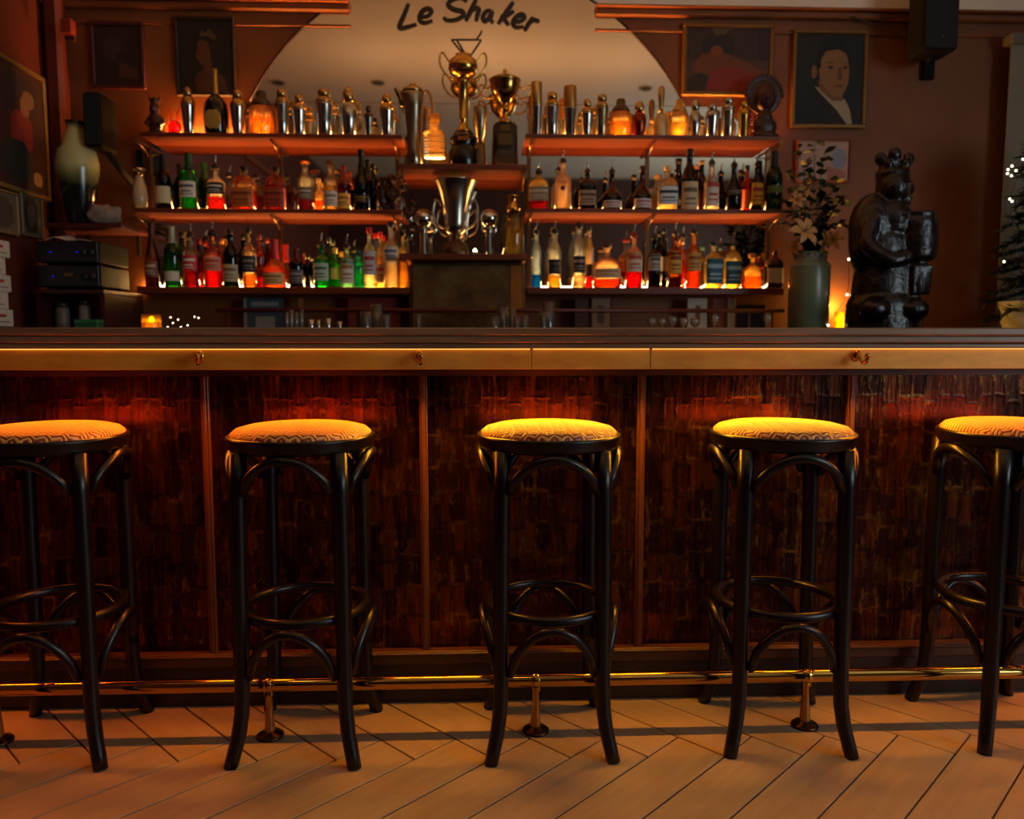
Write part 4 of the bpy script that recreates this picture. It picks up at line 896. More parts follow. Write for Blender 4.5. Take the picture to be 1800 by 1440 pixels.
p = at(183, 390, 3.86); tag(m.build('crumpled_paper', M('#8a7a70', .8, bump=.3, scale=30), None, (p.x, 3.86, zsh)), 'crumpled grey paper bundle on the corner shelf beside the glazed vase', 'paper')
# hi-fi units
Y0 = 3.70; x0 = at(64, 450, Y0).x; x1 = at(226, 450, 4.0).x; zt = at(150, 422, Y0).z; zb = at(150, 508, Y0).z; x0 = max(x0, XL+.03)
o = empty('equipment_table', 'dark wooden stand under the hi-fi units in the left corner', 'stand', ((x0+x1)/2, 3.9, ZK))
MB().box(x0-o.location.x-.02, x1-o.location.x+.01, -.20, .23, zb-ZK-.022, zb-ZK-.001, .003).build('board', wood('#3a140e', '#240c08', .45), o)
for sx_ in (x0-o.location.x-.018, x1-o.location.x-.012):
    MB().box(sx_, sx_+.02, -.19, .23, 0, zb-ZK-.0225).build('side_panel', wood('#3a140e', '#240c08', .45, 2), o)
hmid = (zb+zt)/2
for (za, zb2, lab, dots) in ((zb, hmid-.002, 'black amplifier with one blue light and amber display, lower of the two', ((.26, '#2020ff'),)), (hmid, zt-.004, 'black tape deck with two blue lights, upper of the two', ((.24, '#2020ff'), (.66, '#2020ff')))):
    o = empty('hifi_unit', lab, 'hi-fi unit', ((x0+x1)/2, Y0, za), 0, 'stacked hi-fi units')
    w = x1-x0; h = zb2-za
    for fx in (-.4, .4): MB().lathe([(.012, 0), (.012, .008)], 12, (w*fx, .06, 0)).build('foot', blackbox, o)
    MB().box(-w/2, w/2, 0, .30, .008, h, .004).build('case', blackbox, o)
    MB().box(-w/2+.006, w/2-.006, -.006, 0, .012, h-.004, .002).build('front_plate', M('#16161a', .35), o)
    for fx, colr in dots: MB().lathe([(.0032, 0), (.0032, .003)], 10).build('indicator', emit(colr, 1.2), o).location = (-w/2+w*fx, -.008, h*.5)
    for fx in (.78, .9): 
        k_ = MB().lathe([(.014, 0), (.013, .014), (.012, .016)], 18).build('knob', M('#222226', .4), o); k_.location = (-w/2+w*fx, -.006, h*.5); k_.rotation_euler = (PI/2, 0, 0)
    if len(dots) == 1: MB().box(-w*.06, w*.07, -.0075, -.006, h*.52, h*.66).build('display', M('#6a4418', .4), o)
a, b = at(60, 418, 3.78), at(122, 421, 3.78)
m = MB(); vs = []
for j in range(5):
    for i in range(9): vs.append((-.10+.2*i/8, -.06+.14*j/4, .0035+.020*math.sin(i*.7)**2*(1-i/9)+.006*j*(i < 4)))
m.add(vs, [(j*9+i, j*9+i+1, (j+1)*9+i+1, (j+1)*9+i) for j in range(4) for i in range(8)])
pp = m.build('paper_sheet', M('#c8b4a4', .8), None, (max(at(100, 420, 3.8).x, x0+.11), 3.80, zt)); pp.modifiers.new('thick', 'SOLIDIFY').thickness = .002
tag(pp, 'curling sheet of pale paper lying on the hi-fi units', 'paper')
# slim figurine bottle with metal cap standing at the end of the middle shelf
Yq = 3.96; p = at(243, 367, Yq); u = wid(1, Yq); zc = lambda y: at(243, y, Yq).z-ZML
o = empty('ceramic_bottle', 'slim cream ceramic bottle with flat metal cap at the left end of the middle shelf', 'bottle', (at(247, 367, Yq).x, Yq, ZML))
MB().lathe([(8*u, 0), (11*u, .012), (12.5*u, zc(348)), (11*u, zc(330)), (7*u, zc(316)), (5*u, zc(308))], 24).build('body', M('#c8a878', .22, 0, .2), o)
MB().lathe([(5.4*u, zc(309)), (7*u, zc(304)), (11*u, zc(300)), (10*u, zc(296)), (0, zc(294))], 20, cap1=False).build('cap', M('#d8b88a', .2, 1.0), o)
# carved figures on the shelf ends
def carved(name, label, cat, loc, blobs, mat, vox, tubes=()):
    m = MB()
    for c, r in blobs: m.ell(c, r, 18, 12)
    for pts, rad in tubes: m.tube(pts, rad, 10)
    return tag(remesh(m.build(name, mat, None, loc), vox, 3), label, cat)
carvm = M('#3a1610', .38, var=.3, scale=60, bump=.4)
p = at(274, 232, 4.03); u = wid(1, 4.03)
carved('carved_figure', 'small dark carved standing figure at the far left of the top shelf', 'carving', (p.x, 4.03, ZTL), [((0, 0, .012), (14*u, .035, .014)), ((0, 0, .06), (12*u, .03, .055)), ((0, -.004, .125), (8.5*u, .024, .034)), ((0, -.024, .122), (.006, .010, .009)), ((-.0, 0, .165), (6*u, .018, .018))], carvm, .0045,
       [([(-9*u, 0, .09), (-15*u, -.01, .06), (-8*u, -.026, .05)], .009), ([(9*u, 0, .09), (15*u, -.01, .06), (8*u, -.026, .05)], .009), ([(-5*u, 0, .15), (-10*u, 0, .19)], .006), ([(5*u, 0, .15), (10*u, 0, .185)], .006)])
p = at(1343, 236, 4.02)
bl = [((0, 0, .016), (27*u, .045, .018)), ((0, 0, .06), (22*u, .036, .05)), ((0, 0, .10), (14*u, .03, .04)), ((0, .014, .215), (31*u, .014, .095)), ((0, -.006, .20), (17*u, .032, .062)), ((0, -.036, .195), (.009, .014, .020)), ((-.018, -.030, .215), (.010, .008, .007)), ((.018, -.030, .215), (.010, .008, .007)), ((0, -.032, .170), (.016, .008, .006))]
for k in range(14):
    a = PI*k/13; bl.append(((31*u*math.cos(a), .012, .215+.095*math.sin(a)), (.013, .013, .013)))
carved('carved_bust', 'carved dark red head with a round halo, at the right end of the top shelf', 'carving', (p.x, 4.02, ZTR), bl, M('#3a1812', .42, var=.35, scale=50, bump=.5), .005)
# red beads hanging beside it
p = at(1321, 192, 3.99); o = empty('bead_string', 'string of shiny red beads hanging beside the carved head', 'beads', (p.x, 3.978, ZTR))
hz = p.z-ZTR
MB().tube([(0, 0, .004), (.002, 0, hz*.5), (0, .02, hz)], .0012, 5).build('cord', M('#3a0a08', .6), o)
for i in range(9): MB().ell((.001, .01*(i/9)**2, .008+hz*.92*i/9), .0068, 10, 8).build('bead', M('#c01810', .12), o)
# brown seated figure on the middle left shelf
p = at(682, 365, 4.05)
carved('carved_figure', 'dark brown seated pair of carved figures at the right end of the middle left shelf', 'carving', (p.x, 4.05, ZML), [((0, 0, .020), (18*u, .04, .022)), ((-9*u, 0, .07), (9*u, .03, .06)), ((8*u, -.004, .075), (11*u, .034, .062)), ((-11*u, -.004, .150), (7*u, .022, .026)), ((7*u, -.006, .158), (8.5*u, .026, .030)), ((7*u, -.032, .150), (.008, .012, .010)), ((-11*u, -.026, .145), (.006, .010, .008))], M('#2c120c', .4, var=.3, scale=50, bump=.3), .0045,
       [([(0, -.02, .10), (2*u, -.04, .07), (9*u, -.04, .06)], .011), ([(17*u, -.01, .11), (20*u, -.03, .07), (12*u, -.042, .055)], .011), ([(-4*u, -.02, .03), (-6*u, -.05, .02)], .013), ([(10*u, -.02, .03), (11*u, -.05, .02)], .014)])
# dim wall sconce by the corner
Yc = YB-.14; p = at(126, 74, Yc); u = wid(1, Yc)
o = empty('wall_sconce', 'small dim red wall lamp high in the left corner', 'lamp', (p.x, Yc, p.z))
MB().box(-10*u, 10*u, -.05, -.004, .02, 33*u, .008).build('lamp_shade', M('#8a2c14', .4), o)
MB().box(-8*u, 8*u, -.02, -.001, 0, .03, .003).build('wall_plate', M('#3a1810', .5), o)
# pictures and cartons on the left wall
def side_pic(label, px0, px1, yt0, yb0, fr, fmat, cmat, shapes):
    X = XL; a = ats(px0, yt0, X); b = ats(px1, yt0, X); c_ = ats(px0, yb0, X)
    y0, y1, z1, z0 = a.y, b.y, a.z, c_.z
    o = empty('wall_picture', label, 'picture', (X+.02, (y0+y1)/2, z0)); hw = (y1-y0)/2; h = z1-z0; m = MB()
    for s0, s1, t0, t1 in ((-hw, hw, 0, fr), (-hw, hw, h-fr, h), (-hw, -hw+fr, fr, h-fr), (hw-fr, hw, fr, h-fr)): m.box(-.018, .008, s0, s1, t0, t1, .004)
    m.build('frame', fmat, o); MB().box(-.014, -.002, -hw+fr, hw-fr, fr, h-fr).build('canvas', cmat, o)
    m = MB(); ms = []
    for i, (colr, s0, s1, t0, t1) in enumerate(shapes):
        m.k = i; ms.append(M(colr, .7)); A, Bh = 2*(hw-fr), h-2*fr; d = -.0016+.0003*i
        n = 12; pts = []
        for k in range(n):
            g = 2*PI*k/n; cs, sn = math.cos(g), math.sin(g); e = (abs(cs)**4+abs(sn)**4)**-.25
            pts.append((d, -A/2+A*((s0+s1)/2+(s1-s0)/2*cs*e), fr+Bh*(1-(t0+t1)/2+(t1-t0)/2*sn*e)))
        m.add(pts, [tuple(range(n))], False)
    m.build('painted_figure', ms, o); return o
oldg = M('#9a7a3a', .4, .5, .2)
side_pic('large painting with gold frame and red figure on the left wall', -60, 66, 62, 312, .022, oldg, M('#3a1a14', .7), [('#2a1a18', .35, .9, .05, .4), ('#7a2018', .45, .8, .35, .7), ('#8a5a3c', .62, .76, .22, .38), ('#1c2420', .3, .75, .6, .95), ('#b08a5a', .78, .92, .82, .94), ('#7a563a', .66, .84, .16, .30)])
side_pic('small framed photograph with dark oval below the large gold-framed painting', 26, 64, 330, 412, .010, M('#6a5a40', .5), M('#4a4438', .7), [('#14120f', .15, .85, .08, .95), ('#3a352c', .3, .7, .3, .8)])
side_pic('pale framed notice at the left edge, below the large gold-framed painting', -40, 20, 322, 402, .010, M('#8a7040', .5), M('#6a5c48', .7), [('#4a4034', .1, .9, .1, .9)])
carton = M('#cfc6b8', .7, var=.1, bump=.1); redp = M('#a83a2a', .6)
rown = ['bottom', 'second', 'third', 'fourth', 'top']
Yc0 = 3.46; zrow = [at(20, 574-31*r, Yc0).z for r in range(6)]
o = empty('carton_shelf', 'dark wooden wall ledge under the white cartons at the left edge', 'shelf', (XL+.045, 3.28, zrow[0]-.021))
MB().box(-.045, .045, -.32, .32, 0, .02, .003).build('board', dark_wood, o)
MB().box(-.045, -.02, -.25, .25, -.05, -.0005).build('cleat', dark_wood, o)
for r in range(5):
    ylist = [(2.99, 3.14), (3.144, 3.29), (3.294, 3.44), (3.444, 3.575)] if r % 2 == 0 else [(2.97, 3.10), (3.104, 3.235), (3.239, 3.385), (3.389, 3.545)]
    for k, (ya, yb_) in enumerate(ylist):
        pos = ('nearest the camera', 'second from the camera', 'third from the camera', 'nearest the corner')[k]
        t = empty('carton', 'white red-printed carton by the left wall, %s row, %s' % (rown[r], pos), 'carton', (XL+.046, (ya+yb_)/2, zrow[r]), 0, 'white cartons stacked by the left wall')
        hw = (yb_-ya)/2; jx = rr.uniform(-.004, .004); hgt = (zrow[r+1]-zrow[r])-.0008
        MB().box(-.040+jx, .036+jx, -hw, hw, 0, hgt, .003).build('box', carton, t)
        MB().box(.036+jx, .0366+jx, -hw*.6, hw*.2, hgt*.55, hgt*.72).build('print', redp, t)
        MB().box(.036+jx, .0366+jx, -hw*.7, hw*.6, hgt*.25, hgt*.31).build('print', M('#6a645c', .6), t)
# clutter under the hi-fi units
for px, w_, y0, col, lab in ((110, 22, 532, '#6a5a50', 'grey-brown jar under the hi-fi stand'), (150, 20, 528, '#8a7464', 'pale tin under the hi-fi stand')):
    Yj = 3.80; p = at(px, 560, Yj); R = wid(w_, Yj)/2; H = at(px, y0, Yj).z-ZK
    t = empty('storage_jar', lab, 'jar', (p.x, Yj, ZK))
    MB().lathe([(R*.9, 0), (R, .01), (R, H*.78), (R*.8, H*.86)], 22).build('body', M(col, .5), t)
    MB().lathe([(R*.84, H*.86), (R*.86, H*.97), (R*.7, H), (0, H)], 22, cap1=False).build('lid', M('#3a2a22', .4), t)
p = at(160, 560, 3.62); t = empty('green_box', 'small dull green box on the back counter in front of the hi-fi stand', 'box', (p.x, 3.60, ZK))
hgx = at(160, 562, 3.6).z-ZK
MB().box(-.05, .05, -.03, .03, 0, hgx*.7, .003).build('body', M('#1f5a34', .5), t); MB().box(-.052, .052, -.032, .032, hgx*.7, hgx, .003).build('lid', M('#2a6a40', .5), t)
# candle in amber glass at the left and the lamp behind the jar at the right
def candle(px, ytop, w_, Yj, lab, pw, gl, fp):
    p = at(px, 560, Yj); R = wid(w_, Yj)/2; H = at(px, ytop, Yj).z-ZK
    t = empty('candle_glass', lab, 'candle', (p.x, Yj, ZK))
    MB().lathe([(R*.8, 0), (R*.9, .008), (R, H*.3), (R, H), (R*.95, H), (R*.94, H*.3), (R*.8, .012)], 26, cap1=False).build('glass_cup', glass(gl, .55), t)
    MB().lathe([(R*.78, .013), (R*.86, H*.62)], 20).build('wax', emit('#ffb020', pw), t)
    MB().lathe([(R*.10, H*.62), (R*.26, H*.70), (R*.2, H*.84), (0, H*.99)], 12, cap1=False).build('flame', emit((1, .70, .25), fp), t)
    return t
candle(266, 553, 32, 3.62, 'glowing yellow candle glass on the back counter at the left', 2.2, '#ffc838', 60)
candle(1478, 548, 22, 4.06, 'glowing yellow lamp glass behind the stoneware jar', 18, '#ffc838', 160)
pl = bpy.data.lights.new('lamp_glass_light', 'POINT'); pl.energy = 4; pl.color = (1, .55, .06); pl.shadow_soft_size = .012
po = bpy.data.objects.new('lamp_glass_light', pl); C.objects.link(po); q_ = at(1474, 540, 4.08); po.location = (q_.x, 4.08, q_.z)
# fairy lights
def fairy(name, label, pts, wire_extra, Yj, strength, r=.0038, parent_loc=None):
    P = [Vector((at(x, y, Yj+dy).x, Yj+dy, at(x, y, Yj+dy).z)) for x, y, dy in pts]
    o = empty(name, label, 'fairy lights', parent_loc or (P[0].x, Yj, ZK)); L = Vector(o.location)
    MB().tube(spline([q-L for q in P]+[q-L for q in wire_extra], 4), .0012, 5).build('wire', M('#101410', .5), o)
    for q in P: MB().ell(tuple(q-L), r, 10, 8).build('bulb', emit((1, .80, .42), strength), o)
    return o
gs = [(295, 575, .02), (300, 558, 0), (313, 562, .02), (304, 568, 0), (318, 575, 0), (342, 557, .03), (349, 559, 0), (330, 572, .02)]
base_pt = Vector((at(300, 560, 3.7).x, 3.7, ZK+.003))
fairy('fairy_lights', 'loop of tiny fairy lights on a sprig beside the candle glass', gs, [base_pt], 3.66, 18, .0026)

# ------------------------------------------------------------------ things on the right
# stoneware jar with flowers
Yj = 3.72; u = wid(1, Yj); p = at(1420, 570, Yj); zc = lambda y: at(1420, y, Yj).z-ZK
jar = empty('stoneware_jar', 'tall grey-green stoneware jar holding the flowers', 'jar', (p.x, Yj, ZK))
MB().lathe([(32*u, 0), (34.5*u, .008), (35*u, zc(470)), (34*u, zc(465)), (29*u, zc(461)), (28*u, zc(448)), (30*u, zc(444)), (26*u, zc(444)), (25*u, zc(465))], 36).build('body', M('#6f7860', .3, var=.22, scale=9, bump=.05), jar)
bm_ = N('blue_glaze_band'); v_ = bm_.n('ShaderNodeTexVoronoi', {'Vector': bm_.obj(), 'Scale': 70.0})
bm_.bsdf(Base_Color=bm_.ramp(v_.outputs[0], [(.3, '#2a3440'), (.55, '#8a8a7a')]), Roughness=.3)
MB().lathe([(28.6*u, zc(460)), (28.3*u, zc(447.5))], 36, cap0=False, cap1=False).build('glaze_band', bm_.m, jar)
MB().lathe([(34.8*u, zc(472)), (36*u, zc(470)), (34.8*u, zc(468))], 36, cap0=False, cap1=False).build('ridge', M('#6f7860', .3), jar)
mouth = Vector((p.x, Yj, ZK+zc(452)))
leafm = M('#1c3018', .45, var=.35, scale=20); stemm = M('#2f4420', .5)
def leaf_mesh(l, w):
    m = MB(); m.add([(0, 0, 0), (l*.3, w*.8, l*.05), (l*.62, w, l*.04), (l, 0, -l*.06), (l*.62, -w, l*.04), (l*.3, -w*.8, l*.05), (l*.35, 0, .0), (l*.66, 0, -.0)], [(0, 6, 1), (1, 6, 7, 2), (2, 7, 3), (0, 5, 6), (5, 4, 7, 6), (4, 3, 7)])
    o = m.build('leaf', leafm); me = o.data; bpy.data.objects.remove(o); return me
LEAF = [leaf_mesh(.050, .017), leaf_mesh(.038, .014), leaf_mesh(.064, .015)]
rr = random.Random(5)
tips = [(1392, 300, -.05, 'short leafy branch bending left over the dark green bottle'), (1404, 262, .0, 'leafy branch rising in front of the pale pink print'), (1432, 246, .02, 'tallest leafy branch in the jar, in front of the pink print'), (1450, 268, -.04, 'leafy branch with round leaves right of the tallest one'),
        (1472, 316, .03, 'leafy branch leaning right towards the carved statue'), (1490, 345, -.02, 'lowest leafy branch reaching the carved statue'), (1376, 350, .02, 'low leafy branch hanging left of the lilies'), (1380, 395, .0, 'lowest leafy sprig at the left of the jar mouth'), (1462, 372, .05, 'dense leafy branch behind the lilies'), (1420, 318, .06, 'leafy branch standing behind the upper lilies'), (1446, 350, .06, 'bushy branch in the middle of the bouquet, right of the upper lilies'), (1484, 392, .03, 'leafy branch low on the right, touching the arm of the statue'), (1394, 372, .05, 'bushy branch behind the small upper lily'), (1456, 400, .07, 'short leafy branch just behind the small right-hand lily')]
for i, (px, py, dy, lab) in enumerate(tips):
    e = at(px, py, Yj+dy); e.y = Yj+dy; mid = mouth.lerp(e, .55)+Vector((0, -.01, .05))
    start = mouth+Vector((.03*math.cos(i*2.4), .03*math.sin(i*2.4), -.20))
    t = empty('leafy_branch', lab, 'branch', tuple(start), 0, 'leafy branches in the stoneware jar')
    path = spline([Vector((0, 0, 0)), mouth+Vector((.02*math.cos(i*2.4), .02*math.sin(i*2.4), 0))-start, mid-start, e-start], 6)
    MB().tube(path, [.0032*(1-.6*k/len(path)) for k in range(len(path))], 6).build('stem', stemm, t)
    nl = 26
    for k in range(nl):
        f = .30+.70*k/(nl-1); q = path[min(len(path)-1, int(f*(len(path)-1)))]
        lo = bpy.data.objects.new('leaf', LEAF[rr.randrange(3)]); C.objects.link(lo); lo.parent = t
        lo.location = q+Vector((rr.uniform(-.01, .01), rr.uniform(-.01, .01), rr.uniform(-.008, .008)))
        lo.rotation_euler = (rr.uniform(-.9, .9), rr.uniform(-.7, .5), rr.uniform(0, 6.28)); sc = rr.uniform(.75, 1.25); lo.scale = (sc, sc, sc)
petm = M('#c08a50', .5, var=.18, scale=30); 
def lily(px, py, dy, size, tiltx, tiltz, lab):
    c_ = at(px, py, Yj+dy); start = mouth+Vector((.012, .008, -.18))+Vector((rr.uniform(-.02, .02), rr.uniform(-.01, .02), 0))
    t = empty('lily', lab, 'flower', tuple(start), 0, 'lilies in the stoneware jar')
    L = c_-start
    MB().tube(spline([Vector((0, 0, 0)), mouth+Vector((0, .005, .01))-start, L+Vector((0, .02, -.015)), L], 6), .0028, 6).build('stem', stemm, t)
    R = Matrix.Rotation(tiltz, 3, 'Z') @ Matrix.Rotation(tiltx, 3, 'X')
    for k in range(6):
        a = k*PI/3; l = size*(1 if k % 2 else .9); w = size*(.24 if k % 2 else .19); ca, sa = math.cos(a), math.sin(a); vs = []
        for f, wd, hz in ((.04, .25, 0), (.3, .85, .16), (.6, 1, .22), (.85, .55, .14), (1, .02, -.02)):
            for sgn in (-1, 0, 1):
                v = Vector((ca*l*f-sa*w*wd*sgn, sa*l*f+ca*w*wd*sgn, size*hz-(0 if sgn else size*.03))); vs.append(L+R @ v)
        fs = []
        for j in range(4):
            for q in (0, 1): fs.append((j*3+q, j*3+q+1, j*3+q+4, j*3+q+3))
        m = MB(); m.add(vs, fs); m.build('petal', petm, t)
    m = MB()
    for k in range(5):
        a = k*1.2566; v = Vector((math.cos(a)*size*.14, math.sin(a)*size*.14, size*.42)); m.tube([L, L+R @ v], .0012, 5); m.ell(tuple(L+R @ v), .0032, 6, 5)
    m.build('stamen', M('#8a5a1c', .6), t)
lily(1413, 407, -.08, .085, 1.15, .25, 'largest open lily hanging at the front above the jar mouth')
lily(1444, 428, -.07, .060, 1.7, .9, 'drooping lily low at the right of the largest one')
lily(1466, 422, -.04, .055, 1.3, -.7, 'small lily at the right beside the carved statue')
lily(1414, 336, -.03, .055, .9, .6, 'upper lily in front of the pink print corner')
lily(1402, 352, -.05, .045, 1.2, -.4, 'small upper lily left of the jar centre')
lily(1398, 434, -.03, .045, 1.6, -1.0, 'small lily low at the left of the jar mouth')

# carved wooden statue
Yt = 3.55; u = wid(1, Yt); p = at(1553, 570, Yt); zc = lambda y: at(1553, y, Yt).z-ZK
X = lambda px: (px-1553)*u
m = MB()
m.lathe([(66*u, 0), (68*u, .012), (67*u, zc(535)), (62*u, zc(525)), (58*u, zc(520))], 30, sy=.75)
m.lathe([(60*u, zc(526)), (58*u, zc(500)), (54*u, zc(470)), (52*u, zc(440))], 28, sy=.72)
m.ell((X(1545), 0, zc(440)), (56*u, .10, 60*u)); m.ell((X(1528), .0, zc(400)), (44*u, .09, 60*u)); m.ell((X(1508), -.01, zc(420)), (24*u, .075, 64*u))
m.ell((X(1556), -.01, zc(390)), (34*u, .09, 46*u))
m.ell((X(1556), -.015, zc(332)), (29*u, .075, 34*u)); m.ell((X(1583), -.045, zc(336)), (5.5*u, .018, 9*u)); m.ell((X(1577), -.05, zc(352)), (7*u, .02, 4*u)); m.ell((X(1577), -.045, zc(324)), (8*u, .02, 4*u)); m.ell((X(1574), -.04, zc(360)), (9*u, .03, 7*u)); m.ell((X(1540), -.06, zc(336)), (5*u, .016, 10*u)); m.ell((X(1552), -.02, zc(372)), (22*u, .05, 14*u))
m.lathe([(28*u, zc(318)), (30*u, zc(306)), (27*u, zc(300))], 22, (X(1556), -.01, 0), sy=.85)
for px, ln, r_ in ((1531, 281, 10), (1556, 274, 12), (1581, 281, 10)):
    m.tube([(X(1556+(px-1556)*.55), -.02, zc(308)), (X(1556+(px-1556)*.9), -.02, zc(ln+10)), (X(px), -.02, zc(ln))], [.018, .015, .018], 8); m.ell((X(px), -.02, zc(ln)), (r_*u, .026, (r_+2)*u), 12, 8)
for px in (1541, 1571): m.ell((X(px), -.045, zc(292)), (8*u, .02, 10*u), 10, 8)
m.tube(spline([(X(1520), -.05, zc(380)), (X(1500), -.09, zc(430)), (X(1530), -.14, zc(462)), (X(1565), -.13, zc(455))]), .036, 10)     # near arm
m.tube(spline([(X(1580), 0, zc(378)), (X(1604), -.03, zc(386)), (X(1622), -.05, zc(384))]), .030, 10)
m.lathe([(20*u, zc(462)), (29*u, zc(456)), (32*u, zc(430)), (30*u, zc(392)), (27*u, zc(384)), (29*u, zc(376)), (26*u, zc(376))], 24, (X(1598), -.06, 0), sy=.8)      # vessel it holds
for k in range(6): m.tube([(X(1582+k*6), -.10, zc(468)), (X(1580+k*6.5), -.115+k*.006, zc(520))], .010, 8)
for px in (1515, 1585): m.ell((X(px), -.10, zc(545)), (26*u, .06, 20*u))
stat = remesh(m.build('carved_statue', N('x').m, None, (p.x, Yt, ZK)), .007, 4)
sm_ = N('polished_dark_carving'); f_ = sm_.noise(sm_.mapping(sm_.obj(), (6, 6, 30)), 3, 6); g_ = sm_.noise(sm_.obj(), 34, 4)
sm_.bsdf(Base_Color=sm_.ramp(f_, [(.3, '#0e0605'), (.7, '#1e0d09')]), Roughness=.27, Normal=sm_.bump(g_, .25, .02)); stat.data.materials.clear(); stat.data.materials.append(sm_.m)
tag(stat, 'large glossy dark carved statue with knobbed crown holding a vessel', 'statue')
# bulbs of a light string looped behind the statue
fairy('fairy_lights', 'three fairy lights glowing beside the left edge of the carved statue', [(1492, 456, .02), (1489, 518, .0), (1456, 572, .02)], [Vector((at(1470, 560, 3.7).x, 3.66, ZK+.003))], 3.64, 14, .005)
# black loudspeaker high on the right
Y0 = 3.86; a = at(1630, -60, Y0); b = at(1684, 88, Y0); w, h = b.x-a.x, a.z-b.z
o = empty('loudspeaker', 'tall black loudspeaker hanging on a bracket high on the right of the back wall', 'loudspeaker', ((a.x+b.x)/2, Y0, b.z))
MB().box(-w/2, w/2, 0, .16, 0, h, .012).build('cabinet', blackbox, o)
MB().box(-w/2+.006, w/2-.006, -.004, 0, .012, h-.012, .003).build('grille', M('#121212', .8, bump=.3, scale=400), o)
m = MB(); q = at(1627, 142, YB); m.box(q.x-a.x-w/2-.028, q.x-a.x-w/2+.03, YB-Y0-.03, YB-Y0-.002, q.z-b.z, q.z-b.z+.26, .003); m.tube([(q.x-a.x-w/2, YB-Y0-.03, q.z-b.z+.10), (0, .10, -.012), (0, .08, .004)], [.016, .018, .020], 8); m.build('bracket', blackbox, o)
m = MB(); m.ell((.004, .0, .06), .006, 8, 6); m.build('badge', M('#8a7a7a', .3, .8), o)
c0 = at(1490, 28, YB); c1 = at(1630, 66, YB-.1); c2 = at(1560, 44, YB)
cb_ = MB().tube(spline([(0, -.045, -.02), (c2.x-c0.x, -.03, c2.z-c0.z-.03), (c1.x-c0.x, -.085, c1.z-c0.z)]), .004, 6).build('speaker_cable', M('#1a100c', .5), None, (c0.x, YB, c0.z)); tag(cb_, 'thin dark cable drooping from the picture rail to the loudspeaker', 'cable')
# white roll-down screen at the right edge
a = at(1772, 60, 4.05); 
o = empty('projection_screen', 'pale roll-down screen at the right edge behind the fir tree', 'screen', (a.x+.62, 4.05, at(1772, 560, 4.05).z))
hs = a.z-o.location.z
MB().box(-.60, .60, .0, .004, .02, hs-.02).build('screen_cloth', M('#8a8270', .8, var=.05), o)
MB().box(-.62, .62, -.03, .05, hs-.05, hs, .01).build('case', M('#6a6454', .5), o); MB().box(-.61, .61, -.012, .014, 0, .022, .006).build('bottom_bar', M('#3a3428', .4), o)
for sx_ in (-.5, .5): MB().box(sx_-.02, sx_+.02, .05, .099, hs-.045, hs-.01).build('bracket', M('#3a3428', .4), o)
# fir tree with lights
Yf = 3.62; tx = at(1852, 560, Yf).x; u = wid(1, Yf)
zt0 = at(1852, 215, Yf).z; zb0 = at(1852, 545, Yf).z
tree = empty('fir_tree', 'small dark fir tree with lights at the right edge', 'tree', (tx, Yf, ZK+.10))
Lz = tree.location.z
MB().tube([(0, 0, -.09), (0, 0, zt0-Lz)], [.016, .004], 8).build('trunk', M('#2a1c12', .7), tree)
ndl = M('#142014', .6, var=.3)
rr = random.Random(9)
for k in range(80):
    f = (k+.5)/80; z = zb0-Lz+.02+(zt0-zb0-.05)*f; a = k*2.4; ln = (122*u)*(1-.50*f)*rr.uniform(.78, 1.05)
    d = Vector((math.cos(a), math.sin(a), -.28)); m = MB(); tip = Vector((0, 0, z))+d*ln
    m.tube([(0, 0, z), tip], [.0045, .0015], 5)
    for j in range(60):
        q = Vector((0, 0, z)).lerp(tip, .12+.88*j/60); n_ = Vector((rr.uniform(-1, 1), rr.uniform(-1, 1), rr.uniform(-.8, 1))).normalized()*.046+d*.026
        sd = n_.cross(d).normalized()*.0085; m.add([q-sd, q+sd, q+n_], [(0, 1, 2)], False)
    m.build('branch', ndl, tree)
pts = [(1772, 298, -.02), (1779, 292, -.05), (1786, 300, -.03), (1778, 309, -.05), (1771, 305, -.02), (1798, 280, -.05), (1775, 350, -.03), (1779, 354, -.05), (1765, 460, -.04), (1812, 400, -.1), (1830, 330, -.1)]
fairy('fairy_lights', 'string of warm white lights on the fir tree at the right edge', pts, [Vector((tx, Yf, Lz+.3))], Yf-.06, 24, .0042, (tx, Yf, ZK+.2))
# wrapped pot under the tree
R = 88*u; m = MB(); vs = []; fs = []; n = 40
for j in range(9):
    z = (zb0-ZK+.04)*j/8
    for i in range(n):
        a = 2*PI*i/n; r = R*(.86+.16*j/8)*(1+.045*math.sin(a*7+j)+.05*noise.noise(Vector((math.cos(a)*3, math.sin(a)*3, j*.6)))); vs.append((r*math.cos(a), r*math.sin(a)*.9, z))
fs = [(j*n+i, j*n+(i+1) % n, (j+1)*n+(i+1) % n, (j+1)*n+i) for j in range(8) for i in range(n)]+[tuple(range(n-1, -1, -1)), tuple(8*n+i for i in range(n))]
m.add(vs, fs)
tag(m.build('wrapped_pot', M('#dedbd2', .5, var=.08, scale=12, bump=.2), None, (tx, Yf, ZK)), 'pot wrapped in crinkled white paper under the fir tree', 'pot')

